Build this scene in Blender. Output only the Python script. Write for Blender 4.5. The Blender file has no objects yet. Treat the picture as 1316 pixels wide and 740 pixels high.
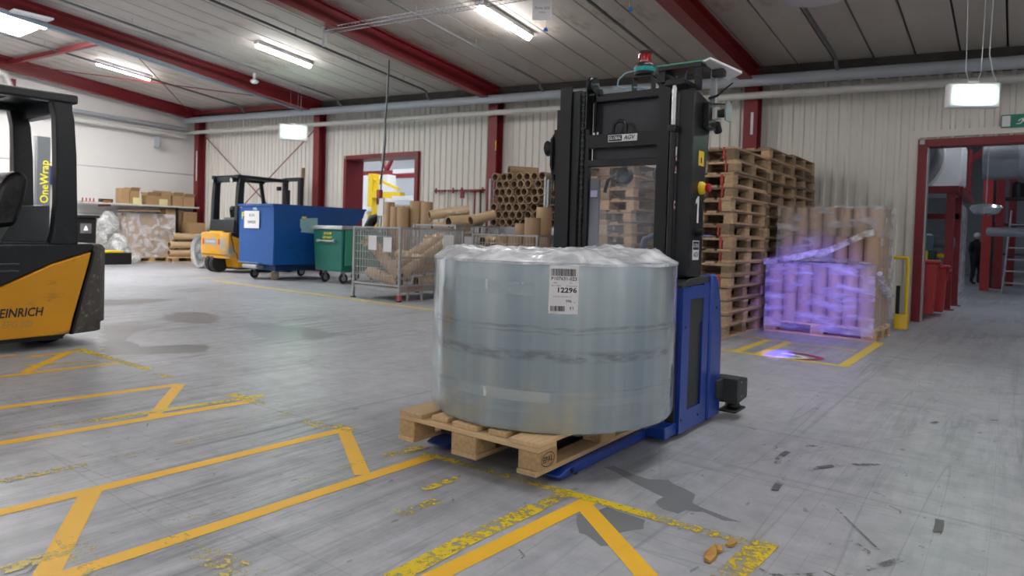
import bpy, bmesh, math, random
from mathutils import Vector, Matrix
random.seed(7)
sc = bpy.context.scene
COL = sc.collection
PI = math.pi

# ------------------------------------------------------------------ camera
FPX, PPX, PPY, CAMH = 880.0, 658.0, 325.0, 1.05
TH, PT, RO = math.radians(36.5), math.radians(1.5), 0.03
FW = Vector((-math.sin(TH)*math.cos(PT), math.cos(TH)*math.cos(PT), -math.sin(PT)))
R0 = Vector((math.cos(TH), math.sin(TH), 0)); U0 = R0.cross(FW)
RT = R0*math.cos(RO)+U0*math.sin(RO); UP = -R0*math.sin(RO)+U0*math.cos(RO)
cd = bpy.data.cameras.new('camera'); cam = bpy.data.objects.new('camera', cd); COL.objects.link(cam)
cd.sensor_width = 36; cd.lens = FPX/1316*36; cd.shift_y = -(370-PPY)/1316
cd.clip_start = .05; cd.clip_end = 200
cd.dof.use_dof = True; cd.dof.focus_distance = 2.9; cd.dof.aperture_fstop = 4.0
m = Matrix((RT, UP, -FW)).transposed().to_4x4(); m.translation = (0, 0, CAMH); cam.matrix_world = m
sc.camera = cam
# ------------------------------------------------------------------ world, exposure
w = bpy.data.worlds.new('world'); sc.world = w; w.use_nodes = True
w.node_tree.nodes['Background'].inputs[0].default_value = (.75, .82, .9, 1)
w.node_tree.nodes['Background'].inputs[1].default_value = .3
sc.view_settings.view_transform = 'Standard'; sc.view_settings.look = 'None'
sc.view_settings.exposure = 2.0; sc.view_settings.gamma = 1.0; sc.view_settings.use_curve_mapping = False
LAMP = 21.0            # emission strength of the tube diffusers
LAMP_COL = (1.0, .985, .965)

# ------------------------------------------------------------------ helpers
def at(px, py, z=0.0):
    "floor point under a place in the photo"
    d = FW+RT*((px-PPX)/FPX)-UP*((py-PPY)/FPX); t = (z-CAMH)/d.z
    return Vector((d.x*t, d.y*t, z))
def S(n, i): return n.inputs[i]
_mats = {}
def mat(name, col, rough=.5, metal=0., var=.12, scale=6., bump=0., bscale=40., spec=.5, rnd=0., coat=0., dirt=None, dscale=3., damt=.5, stretch=(1, 1, 1)):
    if name in _mats: return _mats[name]
    m = bpy.data.materials.new(name); m.use_nodes = True; nt = m.node_tree; N = nt.nodes; L = nt.links
    b = N['Principled BSDF']
    tc = N.new('ShaderNodeTexCoord'); mp = N.new('ShaderNodeMapping'); mp.inputs['Scale'].default_value = stretch
    L.new(tc.outputs['Object'], mp.inputs[0])
    no = N.new('ShaderNodeTexNoise'); no.inputs['Scale'].default_value = scale; no.inputs['Detail'].default_value = 6
    L.new(mp.outputs[0], no.inputs['Vector'])
    mx = N.new('ShaderNodeMix'); mx.data_type = 'RGBA'
    mx.inputs[6].default_value = tuple(max(0, c*(1-var)) for c in col)+(1,)
    mx.inputs[7].default_value = tuple(min(1, c*(1+var)) for c in col)+(1,)
    L.new(no.outputs[0], mx.inputs[0]); out = mx.outputs[2]
    if dirt:
        n2 = N.new('ShaderNodeTexNoise'); n2.inputs['Scale'].default_value = dscale; n2.inputs['Detail'].default_value = 8; n2.inputs['Roughness'].default_value = .65
        L.new(mp.outputs[0], n2.inputs['Vector'])
        cr = N.new('ShaderNodeValToRGB'); cr.color_ramp.elements[0].position = .62-.25*damt; cr.color_ramp.elements[1].position = .72-.15*damt
        L.new(n2.outputs[0], cr.inputs[0])
        m2 = N.new('ShaderNodeMix'); m2.data_type = 'RGBA'; m2.inputs[7].default_value = tuple(dirt)+(1,)
        L.new(cr.outputs[0], m2.inputs[0]); L.new(out, m2.inputs[6]); out = m2.outputs[2]
    if rnd:
        oi = N.new('ShaderNodeObjectInfo'); hs = N.new('ShaderNodeHueSaturation')
        mr = N.new('ShaderNodeMapRange'); mr.inputs[3].default_value = 1-rnd; mr.inputs[4].default_value = 1+rnd
        L.new(oi.outputs['Random'], mr.inputs[0]); L.new(mr.outputs[0], hs.inputs['Value']); L.new(out, hs.inputs['Color']); out = hs.outputs[0]
    L.new(out, b.inputs['Base Color'])
    b.inputs['Roughness'].default_value = rough; b.inputs['Metallic'].default_value = metal
    b.inputs['Specular IOR Level'].default_value = spec; b.inputs['Coat Weight'].default_value = coat
    if bump:
        n3 = N.new('ShaderNodeTexNoise'); n3.inputs['Scale'].default_value = bscale; n3.inputs['Detail'].default_value = 4
        L.new(mp.outputs[0], n3.inputs['Vector'])
        bp = N.new('ShaderNodeBump'); bp.inputs['Strength'].default_value = bump; bp.inputs['Distance'].default_value = .02
        L.new(n3.outputs[0], bp.inputs['Height']); L.new(bp.outputs[0], b.inputs['Normal'])
    _mats[name] = m; return m
def emit(name, col, st):
    if name in _mats: return _mats[name]
    m = bpy.data.materials.new(name); m.use_nodes = True; b = m.node_tree.nodes['Principled BSDF']
    b.inputs['Base Color'].default_value = (.9, .9, .9, 1); b.inputs['Emission Color'].default_value = tuple(col)+(1,); b.inputs['Emission Strength'].default_value = st
    _mats[name] = m; return m
def film(name, alpha=.35, col=(.9, .92, .95), rough=.12, bump=.6, bscale=9., stretch=(1, 1, 1), detail=5, dist=.8):
    "clear wrapping film: mostly see-through, glossy, wrinkled"
    if name in _mats: return _mats[name]
    m = bpy.data.materials.new(name); m.use_nodes = True; nt = m.node_tree; N = nt.nodes; L = nt.links
    b = N['Principled BSDF']; o = N['Material Output']
    b.inputs['Base Color'].default_value = tuple(col)+(1,); b.inputs['Roughness'].default_value = rough
    tc = N.new('ShaderNodeTexCoord'); mp = N.new('ShaderNodeMapping'); mp.inputs['Scale'].default_value = stretch; L.new(tc.outputs['Object'], mp.inputs[0])
    no = N.new('ShaderNodeTexNoise'); no.inputs['Scale'].default_value = bscale; no.inputs['Detail'].default_value = detail; no.inputs['Distortion'].default_value = dist
    L.new(mp.outputs[0], no.inputs['Vector'])
    bp = N.new('ShaderNodeBump'); bp.inputs['Strength'].default_value = bump; bp.inputs['Distance'].default_value = .05
    L.new(no.outputs[0], bp.inputs['Height']); L.new(bp.outputs[0], b.inputs['Normal'])
    cr = N.new('ShaderNodeValToRGB'); cr.color_ramp.elements[0].position = .42; cr.color_ramp.elements[1].position = .72
    cr.color_ramp.elements[0].color = (alpha*.45,)*3+(1,); cr.color_ramp.elements[1].color = (min(1, alpha*2.2),)*3+(1,)
    L.new(no.outputs[0], cr.inputs[0])
    tr = N.new('ShaderNodeBsdfTransparent'); mx = N.new('ShaderNodeMixShader')
    L.new(cr.outputs[0], mx.inputs[0]); L.new(tr.outputs[0], mx.inputs[1]); L.new(b.outputs[0], mx.inputs[2]); L.new(mx.outputs[0], o.inputs[0])
    _mats[name] = m; return m
def worn(name, col, cover=.5, scale=14., rough=.5):
    "paint that has partly worn off the floor"
    if name in _mats: return _mats[name]
    m = bpy.data.materials.new(name); m.use_nodes = True; nt = m.node_tree; N = nt.nodes; L = nt.links
    b = N['Principled BSDF']; o = N['Material Output']; b.inputs['Base Color'].default_value = tuple(col)+(1,); b.inputs['Roughness'].default_value = rough
    tc = N.new('ShaderNodeTexCoord')
    no = N.new('ShaderNodeTexNoise'); no.inputs['Scale'].default_value = scale; no.inputs['Detail'].default_value = 9; no.inputs['Roughness'].default_value = .72
    n2 = N.new('ShaderNodeTexNoise'); n2.inputs['Scale'].default_value = 2.2; n2.inputs['Detail'].default_value = 2
    L.new(tc.outputs['Object'], no.inputs['Vector']); L.new(tc.outputs['Object'], n2.inputs['Vector'])
    ad = N.new('ShaderNodeMath'); ad.operation = 'MULTIPLY_ADD'; ad.inputs[1].default_value = .8; L.new(n2.outputs[0], ad.inputs[0]); L.new(no.outputs[0], ad.inputs[2])
    cr = N.new('ShaderNodeValToRGB'); cr.color_ramp.elements[0].position = 1.15-cover*.55; cr.color_ramp.elements[1].position = 1.25-cover*.55
    cr.color_ramp.elements[0].position = min(.98, cr.color_ramp.elements[0].position); cr.color_ramp.elements[1].position = min(1, cr.color_ramp.elements[1].position)
    L.new(ad.outputs[0], cr.inputs[0])
    tr = N.new('ShaderNodeBsdfTransparent'); mx = N.new('ShaderNodeMixShader')
    L.new(cr.outputs[0], mx.inputs[0]); L.new(tr.outputs[0], mx.inputs[1]); L.new(b.outputs[0], mx.inputs[2]); L.new(mx.outputs[0], o.inputs[0])
    _mats[name] = m; return m

ORG = {}
class B:
    def __init__(s): s.v = []; s.f = []
    def add(s, vs, fs):
        n = len(s.v); s.v += [tuple(p) for p in vs]; s.f += [tuple(i+n for i in q) for q in fs]; return s
    def box(s, x0, x1, y0, y1, z0, z1):
        return s.add([(x0, y0, z0), (x1, y0, z0), (x1, y1, z0), (x0, y1, z0), (x0, y0, z1), (x1, y0, z1), (x1, y1, z1), (x0, y1, z1)],
                     [(0, 3, 2, 1), (4, 5, 6, 7), (0, 1, 5, 4), (1, 2, 6, 5), (2, 3, 7, 6), (3, 0, 4, 7)])
    def beam(s, p0, p1, wd, ht, up=(0, 0, 1)):
        p0, p1 = Vector(p0), Vector(p1); d = (p1-p0).normalized(); up = Vector(up)
        r = d.cross(up)
        if r.length < 1e-4: r = d.cross(Vector((1, 0, 0)))
        r.normalize(); u = r.cross(d); vs = []
        for p in (p0, p1):
            for a, b in ((-1, -1), (1, -1), (1, 1), (-1, 1)): vs.append(p+r*(a*wd/2)+u*(b*ht/2))
        return s.add(vs, [(0, 1, 2, 3), (7, 6, 5, 4), (0, 4, 5, 1), (1, 5, 6, 2), (2, 6, 7, 3), (3, 7, 4, 0)])
    def tube(s, pts, r, n=10, caps=True):
        pts = [Vector(p) for p in pts]; k = len(pts); rs = r if isinstance(r, (list, tuple)) else [r]*k
        vs = []; fs = []; prev = None
        for i, p in enumerate(pts):
            d = (pts[min(i+1, k-1)]-pts[max(i-1, 0)]).normalized()
            if prev is None:
                a = d.cross(Vector((0, 0, 1)))
                if a.length < 1e-3: a = d.cross(Vector((1, 0, 0)))
            else: a = prev-d*prev.dot(d)
            a.normalize(); prev = a; b = d.cross(a)
            for j in range(n):
                t = 2*PI*j/n; vs.append(p+(a*math.cos(t)+b*math.sin(t))*rs[i])
        for i in range(k-1):
            for j in range(n):
                j2 = (j+1) % n; fs.append((i*n+j, i*n+j2, (i+1)*n+j2, (i+1)*n+j))
        if caps: fs.append(tuple(range(n-1, -1, -1))); fs.append(tuple((k-1)*n+j for j in range(n)))
        return s.add(vs, fs)
    def ring(s, p0, p1, R, r, n=20):
        p0, p1 = Vector(p0), Vector(p1); d = (p1-p0).normalized(); a = d.cross(Vector((0, 0, 1)))
        if a.length < 1e-3: a = d.cross(Vector((1, 0, 0)))
        a.normalize(); b = d.cross(a); vs = []; fs = []
        for p, q in ((p0, R), (p1, R), (p1, r), (p0, r)):
            for j in range(n): t = 2*PI*j/n; vs.append(p+(a*math.cos(t)+b*math.sin(t))*q)
        for i in range(4):
            for j in range(n):
                j2 = (j+1) % n; i2 = (i+1) % 4; fs.append((i*n+j, i*n+j2, i2*n+j2, i2*n+j))
        return s.add(vs, fs)
    def lathe(s, prof, c=(0, 0, 0), n=32, axis='z'):
        vs = []; fs = []; k = len(prof)
        for r, z in prof:
            for j in range(n):
                t = 2*PI*j/n; x, y = r*math.cos(t), r*math.sin(t)
                p = {'z': (x, y, z), 'y': (x, z, y), 'x': (z, x, y)}[axis]
                vs.append((p[0]+c[0], p[1]+c[1], p[2]+c[2]))
        for i in range(k-1):
            for j in range(n):
                j2 = (j+1) % n; fs.append((i*n+j, i*n+j2, (i+1)*n+j2, (i+1)*n+j))
        fs.append(tuple(range(n-1, -1, -1))); fs.append(tuple((k-1)*n+j for j in range(n)))
        return s.add(vs, fs)
    def prism(s, poly, axis, a0, a1):
        n = len(poly)
        def P(u, v, a): return {'x': (a, u, v), 'y': (u, a, v), 'z': (u, v, a)}[axis]
        vs = [P(u, v, a0) for u, v in poly]+[P(u, v, a1) for u, v in poly]
        return s.add(vs, [tuple(range(n))[::-1], tuple(range(n, 2*n))]+[(i, (i+1) % n, n+(i+1) % n, n+i) for i in range(n)])
    def build(s, name, mt, parent=None, smooth=True, bevel=0., local=False, fix=True, tilt=None):
        me = bpy.data.meshes.new(name); o_ = ORG.get(parent.name, Vector()) if parent and not local else Vector()
        vs = [Vector(p)-o_ for p in s.v]
        if tilt: vs = [tilt @ p for p in vs]
        me.from_pydata([tuple(p) for p in vs], [], s.f); me.validate()
        if fix:
            bm = bmesh.new(); bm.from_mesh(me); bmesh.ops.recalc_face_normals(bm, faces=bm.faces); bm.to_mesh(me); bm.free()
        me.materials.append(mt)
        if smooth:
            for p in me.polygons: p.use_smooth = True
            me.set_sharp_from_angle(angle=math.radians(38))
        o = bpy.data.objects.new(name, me); COL.objects.link(o)
        if parent: o.parent = parent; ORG[o.name] = o_.copy()
        if bevel:
            md = o.modifiers.new('bevel', 'BEVEL'); md.width = bevel; md.segments = 2; md.limit_method = 'ANGLE'; md.angle_limit = math.radians(40)
        return o
def T(name, label, cat, loc=(0, 0, 0), rz=0., group=None, kind=None):
    o = bpy.data.objects.new(name, None); COL.objects.link(o); o.location = loc; o.rotation_euler = (0, 0, rz)
    o.empty_display_size = .1; ORG[o.name] = Vector(loc)
    if kind: o['kind'] = kind
    return tag(o, label, cat, group)
def tag(o, label=None, cat=None, group=None, kind=None):
    if label: o['label'] = label
    if cat: o['category'] = cat
    if group: o['group'] = group
    if kind: o['kind'] = kind
    return o
def struct(name, b, mt, **k): o = b.build(name, mt, **k); o['kind'] = 'structure'; return o
def copy_tree(o, parent=None):
    c = o.copy(); COL.objects.link(c)
    if parent: c.parent = parent
    for ch in o.children: copy_tree(ch, c)
    return c
def text(name, s, size, mt, parent, fn, bold=0., sx=1., align='CENTER', shear=0.):
    "lettering as thin mesh; fn maps (x, y) of the lettering to a point"
    cu = bpy.data.curves.new('t', 'FONT'); cu.body = s; cu.size = size; cu.align_x = align; cu.align_y = 'CENTER'; cu.offset = bold*size; cu.shear = shear; cu.resolution_u = 2
    ob = bpy.data.objects.new('t', cu); COL.objects.link(ob)
    dg = bpy.context.evaluated_depsgraph_get(); me = bpy.data.meshes.new_from_object(ob.evaluated_get(dg))
    bpy.data.objects.remove(ob)
    o_ = ORG.get(parent.name, Vector())
    for v in me.vertices: v.co = Vector(fn(v.co.x*sx, v.co.y))-o_
    me.name = name; me.materials.clear(); me.materials.append(mt)
    o = bpy.data.objects.new(name, me); COL.objects.link(o); o.parent = parent; ORG[o.name] = o_.copy(); return o
def plane_fn(o, u, v):
    o, u, v = Vector(o), Vector(u), Vector(v); return lambda x, y: o+u*x+v*y
ORD = ['first', 'second', 'third', 'fourth', 'fifth', 'sixth', 'seventh', 'eighth', 'ninth', 'tenth', 'eleventh', 'twelfth', 'thirteenth', 'fourteenth', 'fifteenth', 'sixteenth', 'seventeenth', 'eighteenth']

# ------------------------------------------------------------------ materials
RED = mat('red_paint', (.205, .012, .018), .45, var=.15)
WHITE = mat('white_wall', (.80, .80, .79), .6, var=.03, scale=1.5)
CREAM = mat('cream_cladding', (.72, .70, .65), .5, var=.05, scale=1.2, stretch=(1, 1, .3))
GREYPIPE = mat('grey_pipe', (.40, .44, .49), .4, var=.06)
DARKWOOD = mat('eave_dark', (.06, .055, .05), .8, var=.5, scale=8)
BLACK = mat('black_metal', (.0055, .007, .0105), .34, var=.2, spec=.5)
BLACK2 = mat('black_plastic', (.0045, .0045, .0055), .45, var=.2)
CHAR = mat('charcoal_plastic', (.030, .033, .035), .5, var=.1)
STEEL = mat('bright_steel', (.62, .63, .65), .25, .9, var=.1)
GALV = mat('galvanised', (.42, .44, .46), .45, .55, var=.18, scale=12)
BLUE = mat('blue_paint', (.006, .045, .31), .32, var=.08, coat=.3)
SKIPBLUE = mat('skip_blue', (.003, .085, .34), .42, var=.14, scale=3, dirt=(.01, .06, .2), damt=.2)
YEL = mat('forklift_yellow', (.72, .33, .008), .42, var=.12, scale=4, dirt=(.16, .10, .04), dscale=2.6, damt=.32, stretch=(.6, .6, 1.6))
WORN = mat('worn_counterweight', (.075, .068, .062), .7, var=.3, scale=10, dirt=(.20, .18, .15), dscale=22, damt=.32, bump=.3)
FLBLACK = mat('forklift_body', (.0055, .0085, .013), .4, var=.25, scale=5, dirt=(.03, .034, .038), dscale=9, damt=.08)
RUB = mat('rubber', (.02, .02, .02), .75, var=.2)
CARD = mat('cardboard', (.42, .27, .14), .75, var=.1, scale=8, rnd=.12)
CORE = mat('core_board', (.60, .43, .27), .6, var=.07, scale=5, rnd=.15)
COREEND = mat('core_inside', (.23, .155, .10), .8, var=.1, rnd=.1)
WOOD = mat('pallet_wood', (.64, .45, .25), .7, var=.28, scale=9, stretch=(6, .5, 6), rnd=.22, bump=.15, bscale=25)
WOODX = mat('pallet_wood_cross', (.64, .46, .26), .7, var=.28, scale=9, stretch=(.5, 6, 6), rnd=.2, bump=.15, bscale=25)
CHIP = mat('pressed_block', (.52, .35, .18), .8, var=.4, scale=55, rnd=.15, bump=.3, bscale=90)
OLDW = mat('old_pallet_wood', (.35, .24, .145), .8, var=.35, scale=6, stretch=(5, .6, 5), rnd=.55, dirt=(.17, .13, .10), dscale=4, damt=.35)
PAPER = mat('paper', (.82, .82, .84), .6, var=.03)
INK = mat('ink', (.02, .02, .025), .6, var=0)
GINK = mat('grey_ink', (.22, .22, .24), .6, var=0)
TAPE = mat('floor_tape', (.88, .50, .025), .5, var=.1, scale=3, dirt=(.52, .32, .07), dscale=2.5, damt=.18)
TAPEFAR = mat('floor_tape_far', (.80, .60, .07), .5, var=.12, scale=5)
PAINT = worn('worn_paint', (.75, .56, .02), .66, 34)
PAINT2 = worn('very_worn_paint', (.70, .54, .06), .50, 34)
PAINT3 = worn('traces_of_paint', (.62, .52, .14), .40, 40)
YELB = mat('yellow_enamel', (.80, .55, .01), .45)
GREEN = mat('bin_green', (.008, .165, .125), .45, var=.12, scale=4)
GREENL = mat('panel_green', (.05, .29, .195), .5, var=.08, scale=3)
REDB = mat('bin_red', (.42, .03, .035), .45, var=.1)
YTEXT = mat('yellow_print', (.75, .68, .03), .6, var=.1)
TEAL = mat('teal_plastic', (.0, .30, .31), .4)
REDGLASS = mat('red_dome', (.28, .008, .012), .12, var=.05, coat=.6)
GLASS = film('clear_panel', .10, (.75, .8, .9), .04, 0.02, 2.)
BAG = film('plastic_bag', .55, (.88, .9, .92), .2, .8, 7.)
SMOKE = mat('smoked_sheet', (.045, .048, .06), .22, var=.1)
LIT = emit('tube_glow', LAMP_COL, LAMP)
LITG = emit('green_white_glow', (.62, 1.0, .78), 11.0)
LITH = emit('hall_glow', (.92, .97, 1.0), 22.0)

# ------------------------------------------------------------------ floor
def floor_mat():
    m = bpy.data.materials.new('concrete_floor'); m.use_nodes = True; nt = m.node_tree; N = nt.nodes; L = nt.links; b = N['Principled BSDF']
    tc = N.new('ShaderNodeTexCoord')
    def noise(scale, det, rough=.5, st=(1, 1, 1), rot=0., dist=0.):
        mp = N.new('ShaderNodeMapping'); mp.inputs['Scale'].default_value = st; mp.inputs['Rotation'].default_value = (0, 0, rot); L.new(tc.outputs['Object'], mp.inputs[0])
        n = N.new('ShaderNodeTexNoise'); n.inputs['Scale'].default_value = scale; n.inputs['Detail'].default_value = det; n.inputs['Roughness'].default_value = rough; n.inputs['Distortion'].default_value = dist
        L.new(mp.outputs[0], n.inputs['Vector']); return n.outputs[0]
    def ramp(x, p0, p1, c0, c1):
        r = N.new('ShaderNodeValToRGB'); e = r.color_ramp.elements; e[0].position = p0; e[1].position = p1; e[0].color = (*c0, 1); e[1].color = (*c1, 1); L.new(x, r.inputs[0]); return r.outputs[0]
    def mul(a, c, f=1.):
        x = N.new('ShaderNodeMix'); x.data_type = 'RGBA'; x.blend_type = 'MULTIPLY'; x.inputs[0].default_value = f; L.new(a, x.inputs[6]); L.new(c, x.inputs[7]); return x.outputs[2]
    base = ramp(noise(.55, 8, .6), .3, .72, (.38, .395, .435), (.53, .545, .585))
    fine = ramp(noise(7, 9, .7), .34, .62, (.62, .63, .65), (1, 1, 1))
    # dragged scuffs: noise stretched along two directions
    sc1 = ramp(noise(2.6, 9, .74, (4.2, .30, 1), .06, .3), .36, .56, (.40, .41, .44), (1, 1, 1))
    sc2 = ramp(noise(1.3, 9, .78, (.5, 3.2, 1), -.55, 1.2), .34, .44, (.50, .51, .53), (1, 1, 1))
    def lines(x, wd, dark):
        s_ = N.new('ShaderNodeMath'); s_.operation = 'SUBTRACT'; s_.inputs[1].default_value = .5; L.new(x, s_.inputs[0])
        a_ = N.new('ShaderNodeMath'); a_.operation = 'ABSOLUTE'; L.new(s_.outputs[0], a_.inputs[0])
        return ramp(a_.outputs[0], wd*.3, wd, dark, (1, 1, 1))
    scr = lines(noise(1.8, 1, .4, (3.6, .07, 1), .12), .005, (.45, .46, .48))
    scr2 = lines(noise(1.3, 1, .4, (.08, 3.0, 1), .35), .004, (.5, .51, .53))
    blot = ramp(noise(1.6, 10, .7, (1, .6, 1), .4, .6), .30, .46, (.62, .63, .66), (1, 1, 1))
    v = N.new('ShaderNodeTexVoronoi'); v.feature = 'DISTANCE_TO_EDGE'; v.inputs['Scale'].default_value = .9
    mp = N.new('ShaderNodeMapping'); mp.inputs['Scale'].default_value = (1, .35, 1); mp.inputs['Rotation'].default_value = (0, 0, .3); L.new(tc.outputs['Object'], mp.inputs[0]); L.new(mp.outputs[0], v.inputs['Vector'])
    crk = ramp(v.outputs[0], .002, .006, (.6, .6, .62), (1, 1, 1))
    spk = ramp(noise(26, 3, .5, (1, .45, 1)), .27, .33, (.35, .36, .38), (1, 1, 1))
    mk = N.new('ShaderNodeMapRange'); mk.inputs[1].default_value = .42; mk.inputs[2].default_value = .62; mk.inputs[3].default_value = .05; mk.inputs[4].default_value = .85; L.new(noise(.38, 3, .6), mk.inputs[0])
    def mulm(a, c):
        x = N.new('ShaderNodeMix'); x.data_type = 'RGBA'; x.blend_type = 'MULTIPLY'; L.new(mk.outputs[0], x.inputs[0]); L.new(a, x.inputs[6]); L.new(c, x.inputs[7]); return x.outputs[2]
    c = mul(base, fine, .65); c = mulm(c, sc1); c = mul(c, sc2, .25); c = mul(c, scr, .5); c = mul(c, scr2, .45); c = mul(c, blot, .6); c = mul(c, spk, .7); c = mul(c, crk, .35)
    L.new(c, b.inputs['Base Color'])
    rr = N.new('ShaderNodeMapRange'); rr.inputs[3].default_value = .30; rr.inputs[4].default_value = .52; L.new(noise(2.2, 8, .65), rr.inputs[0]); L.new(rr.outputs[0], b.inputs['Roughness'])
    bp = N.new('ShaderNodeBump'); bp.inputs['Strength'].default_value = .12; bp.inputs['Distance'].default_value = .01; L.new(noise(18, 8, .7), bp.inputs['Height']); L.new(bp.outputs[0], b.inputs['Normal'])
    b.inputs['Specular IOR Level'].default_value = .55
    return m
FLM = floor_mat()
floor = struct('floor', B().box(-24, 8, -8, 34, -.2, 0), FLM, smooth=False)
ORG[floor.name] = Vector()

ZL = [0.0]
def strip(name, pts, wd, mt, closed=False, z=None):
    "flat band along a floor path"
    ZL[0] += .00004; z = .0012+ZL[0] if z is None else z
    pts = [Vector((p[0], p[1], 0)) for p in pts]; n = len(pts); vs = []; fs = []
    for i, p in enumerate(pts):
        d = (pts[min(i+1, n-1)]-pts[max(i-1, 0)]).normalized(); r = Vector((-d.y, d.x, 0))
        vs += [p+r*wd/2+Vector((0, 0, z)), p-r*wd/2+Vector((0, 0, z))]
    for i in range(n-1): fs.append((2*i, 2*i+1, 2*i+3, 2*i+2))
    return B().add(vs, fs).build(name, mt, floor, smooth=False)
for a, b_, wd in [((-60, 532), (231, 494), .075), ((231, 494), (195, 538), .068), ((-60, 580), (325, 515), .075), ((-80, 678), (451, 550), .07),
                  ((442, 553), (466, 610), .068), ((60, 747), (556, 586), .07), ((117, 632), (56, 746), .075), ((530, 755), (758, 643), .07), ((751, 650), (838, 748), .075),
                  ((30, 479), (92, 451), .07), ((-40, 462), (25, 456.5), .06), ((34, 459), (106, 451), .06), ((-40, 489), (156, 466), .06)]:
    strip('tape_strip', [at(*a), at(*b_)], wd, TAPE)
for a, b_, wd in [((275, 360.5), (566, 399.5), .10), ((244, 358), (300, 355.5), .07), ((905, 446.5), (1086, 471), .08), ((1083, 471), (1131, 440), .09), ((952, 432), (1100, 450.5), .045), ((944, 452), (987, 437), .08), ((972, 456), (1014, 440), .08)]:
    strip('marking_line', [at(*a), at(*b_)], wd, TAPEFAR)
def path(pts, n=10):
    out = []
    for (a, b_) in zip(pts[:-1], pts[1:]):
        for i in range(n): t = i/n; out.append(at(a[0]+(b_[0]-a[0])*t, a[1]+(b_[1]-a[1])*t))
    return out+[at(*pts[-1])]
for pts, wd, mt in [([(98, 448), (192, 475)], .07, PAINT), ([(200, 480), (225, 486)], .06, PAINT2), ([(-20, 562), (340, 508)], .065, PAINT2), ([(297, 506), (342, 521), (374, 531)], .07, PAINT2),
                    ([(388, 541), (455, 556)], .08, PAINT3), ([(-20, 622), (112, 597)], .06, PAINT2), ([(140, 590), (330, 547)], .05, PAINT3), ([(430, 548), (455, 553)], .08, PAINT),
                    ([(495, 586), (545, 574)], .06, PAINT), ([(380, 618), (495, 585)], .05, PAINT3), ([(540, 582), (610, 600), (720, 631)], .05, PAINT2), ([(720, 631), (800, 653), (850, 668), (930, 690)], .055, PAINT),
                    ([(930, 690), (982, 702)], .06, PAINT), ([(502, 745), (600, 694), (690, 652)], .075, PAINT), ([(690, 652), (735, 631)], .06, PAINT2), ([(985, 697), (925, 752)], .09, PAINT), ([(512, 660), (560, 646)], .07, PAINT2), ([(541, 652), (562, 643)], .05, PAINT),
                    ([(545, 630), (587, 614)], .045, PAINT2), ([(0, 735), (130, 695)], .06, PAINT3), ([(180, 680), (290, 655)], .05, PAINT3), ([(215, 690), (330, 745)], .10, PAINT3), ([(90, 690), (135, 742)], .09, PAINT3), ([(30, 470), (165, 462)], .05, PAINT2)]:
    strip('painted_line', path(pts), wd, mt)
# damp and repaired patches, each with its own ragged outline
PATCH = mat('patched_concrete', (.185, .195, .21), .42, var=.12, scale=5)
DAMP = mat('damp_patch', (.225, .23, .25), .3, var=.12, scale=4)
def blob(name, px, mt, jit=.012, seed=1):
    rd = random.Random(seed); vs = []; ZL[0] += .00004
    P = [at(*p) for p in px]; n = len(P)
    for i in range(n):
        a, b_ = P[i], P[(i+1) % n]; k = max(2, int((b_-a).length/.05))
        for j in range(k):
            q = a.lerp(b_, j/k); jj = jit*(1+(b_-a).length*.4); vs.append((q.x+rd.uniform(-jj, jj), q.y+rd.uniform(-jj, jj), .0006+ZL[0]*.1))
    return B().add(vs, [tuple(range(len(vs)))]).build(name, mt, floor, smooth=False)
blob('floor_patch', [(742, 662), (782, 652), (828, 668), (826, 680), (796, 684), (789, 700), (770, 702), (756, 690), (744, 684)], PATCH, .006, 3)
blob('floor_patch', [(776, 600), (790, 599), (812, 609), (836, 616), (858, 617), (866, 622), (893, 635), (890, 646), (920, 660), (953, 671), (930, 669), (905, 658), (882, 656), (872, 660), (852, 654), (842, 646), (852, 638), (830, 628), (800, 612)], PATCH, .005, 4)
blob('damp_stain', [(312, 418), (335, 414), (356, 419), (390, 420), (428, 429), (428, 434), (395, 437), (345, 438), (330, 431)], DAMP, .02, 5)
blob('damp_stain', [(197, 411), (228, 401), (268, 402), (286, 409), (268, 416), (240, 415)], DAMP, .02, 6)
blob('damp_stain', [(132, 418), (165, 416), (212, 419), (176, 427), (160, 437), (182, 446), (240, 443), (275, 445), (262, 452), (200, 455), (132, 457)], DAMP, .02, 7)
blob('damp_stain', [(134, 385), (190, 384), (225, 385), (180, 391), (134, 393)], DAMP, .03, 8)
rd = random.Random(11)
SCUFF = worn('scuff', (.19, .195, .20), .58, 26)
for i in range(26):        # short dark scuffs and curved tyre marks
    x, y = (rd.uniform(960, 1310), rd.uniform(500, 735)) if i < 18 else (rd.uniform(20, 700), rd.uniform(500, 735))
    p = at(x, y); a = rd.uniform(-.5, .3)+PI*.75; ln = rd.uniform(.04, .10); wd = rd.uniform(.005, .011)
    strip('scuff_mark', [(p.x-math.cos(a)*ln*(1-t)+.02*math.sin(t*3), p.y-math.sin(a)*ln*(1-t)) for t in (0, .5, 1)], wd, SCUFF)
for c0, r_, a0, a1 in [((-.35, 3.5), .55, 2.2, 3.6), ((-.1, 3.1), .7, 2.0, 3.3), ((.2, 4.6), .6, 1.8, 3.0), ((-1.2, 3.0), 1.0, -.9, .1)]:
    strip('tyre_mark', [(c0[0]+r_*math.cos(a0+(a1-a0)*t/16), c0[1]+r_*math.sin(a0+(a1-a0)*t/16)) for t in range(17)], .03, worn('tyre_trace', (.12, .12, .13), .45, 6))
strip('floor_scratch', [at(1072, 652), at(1130, 708)], .008, SCUFF)

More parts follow.
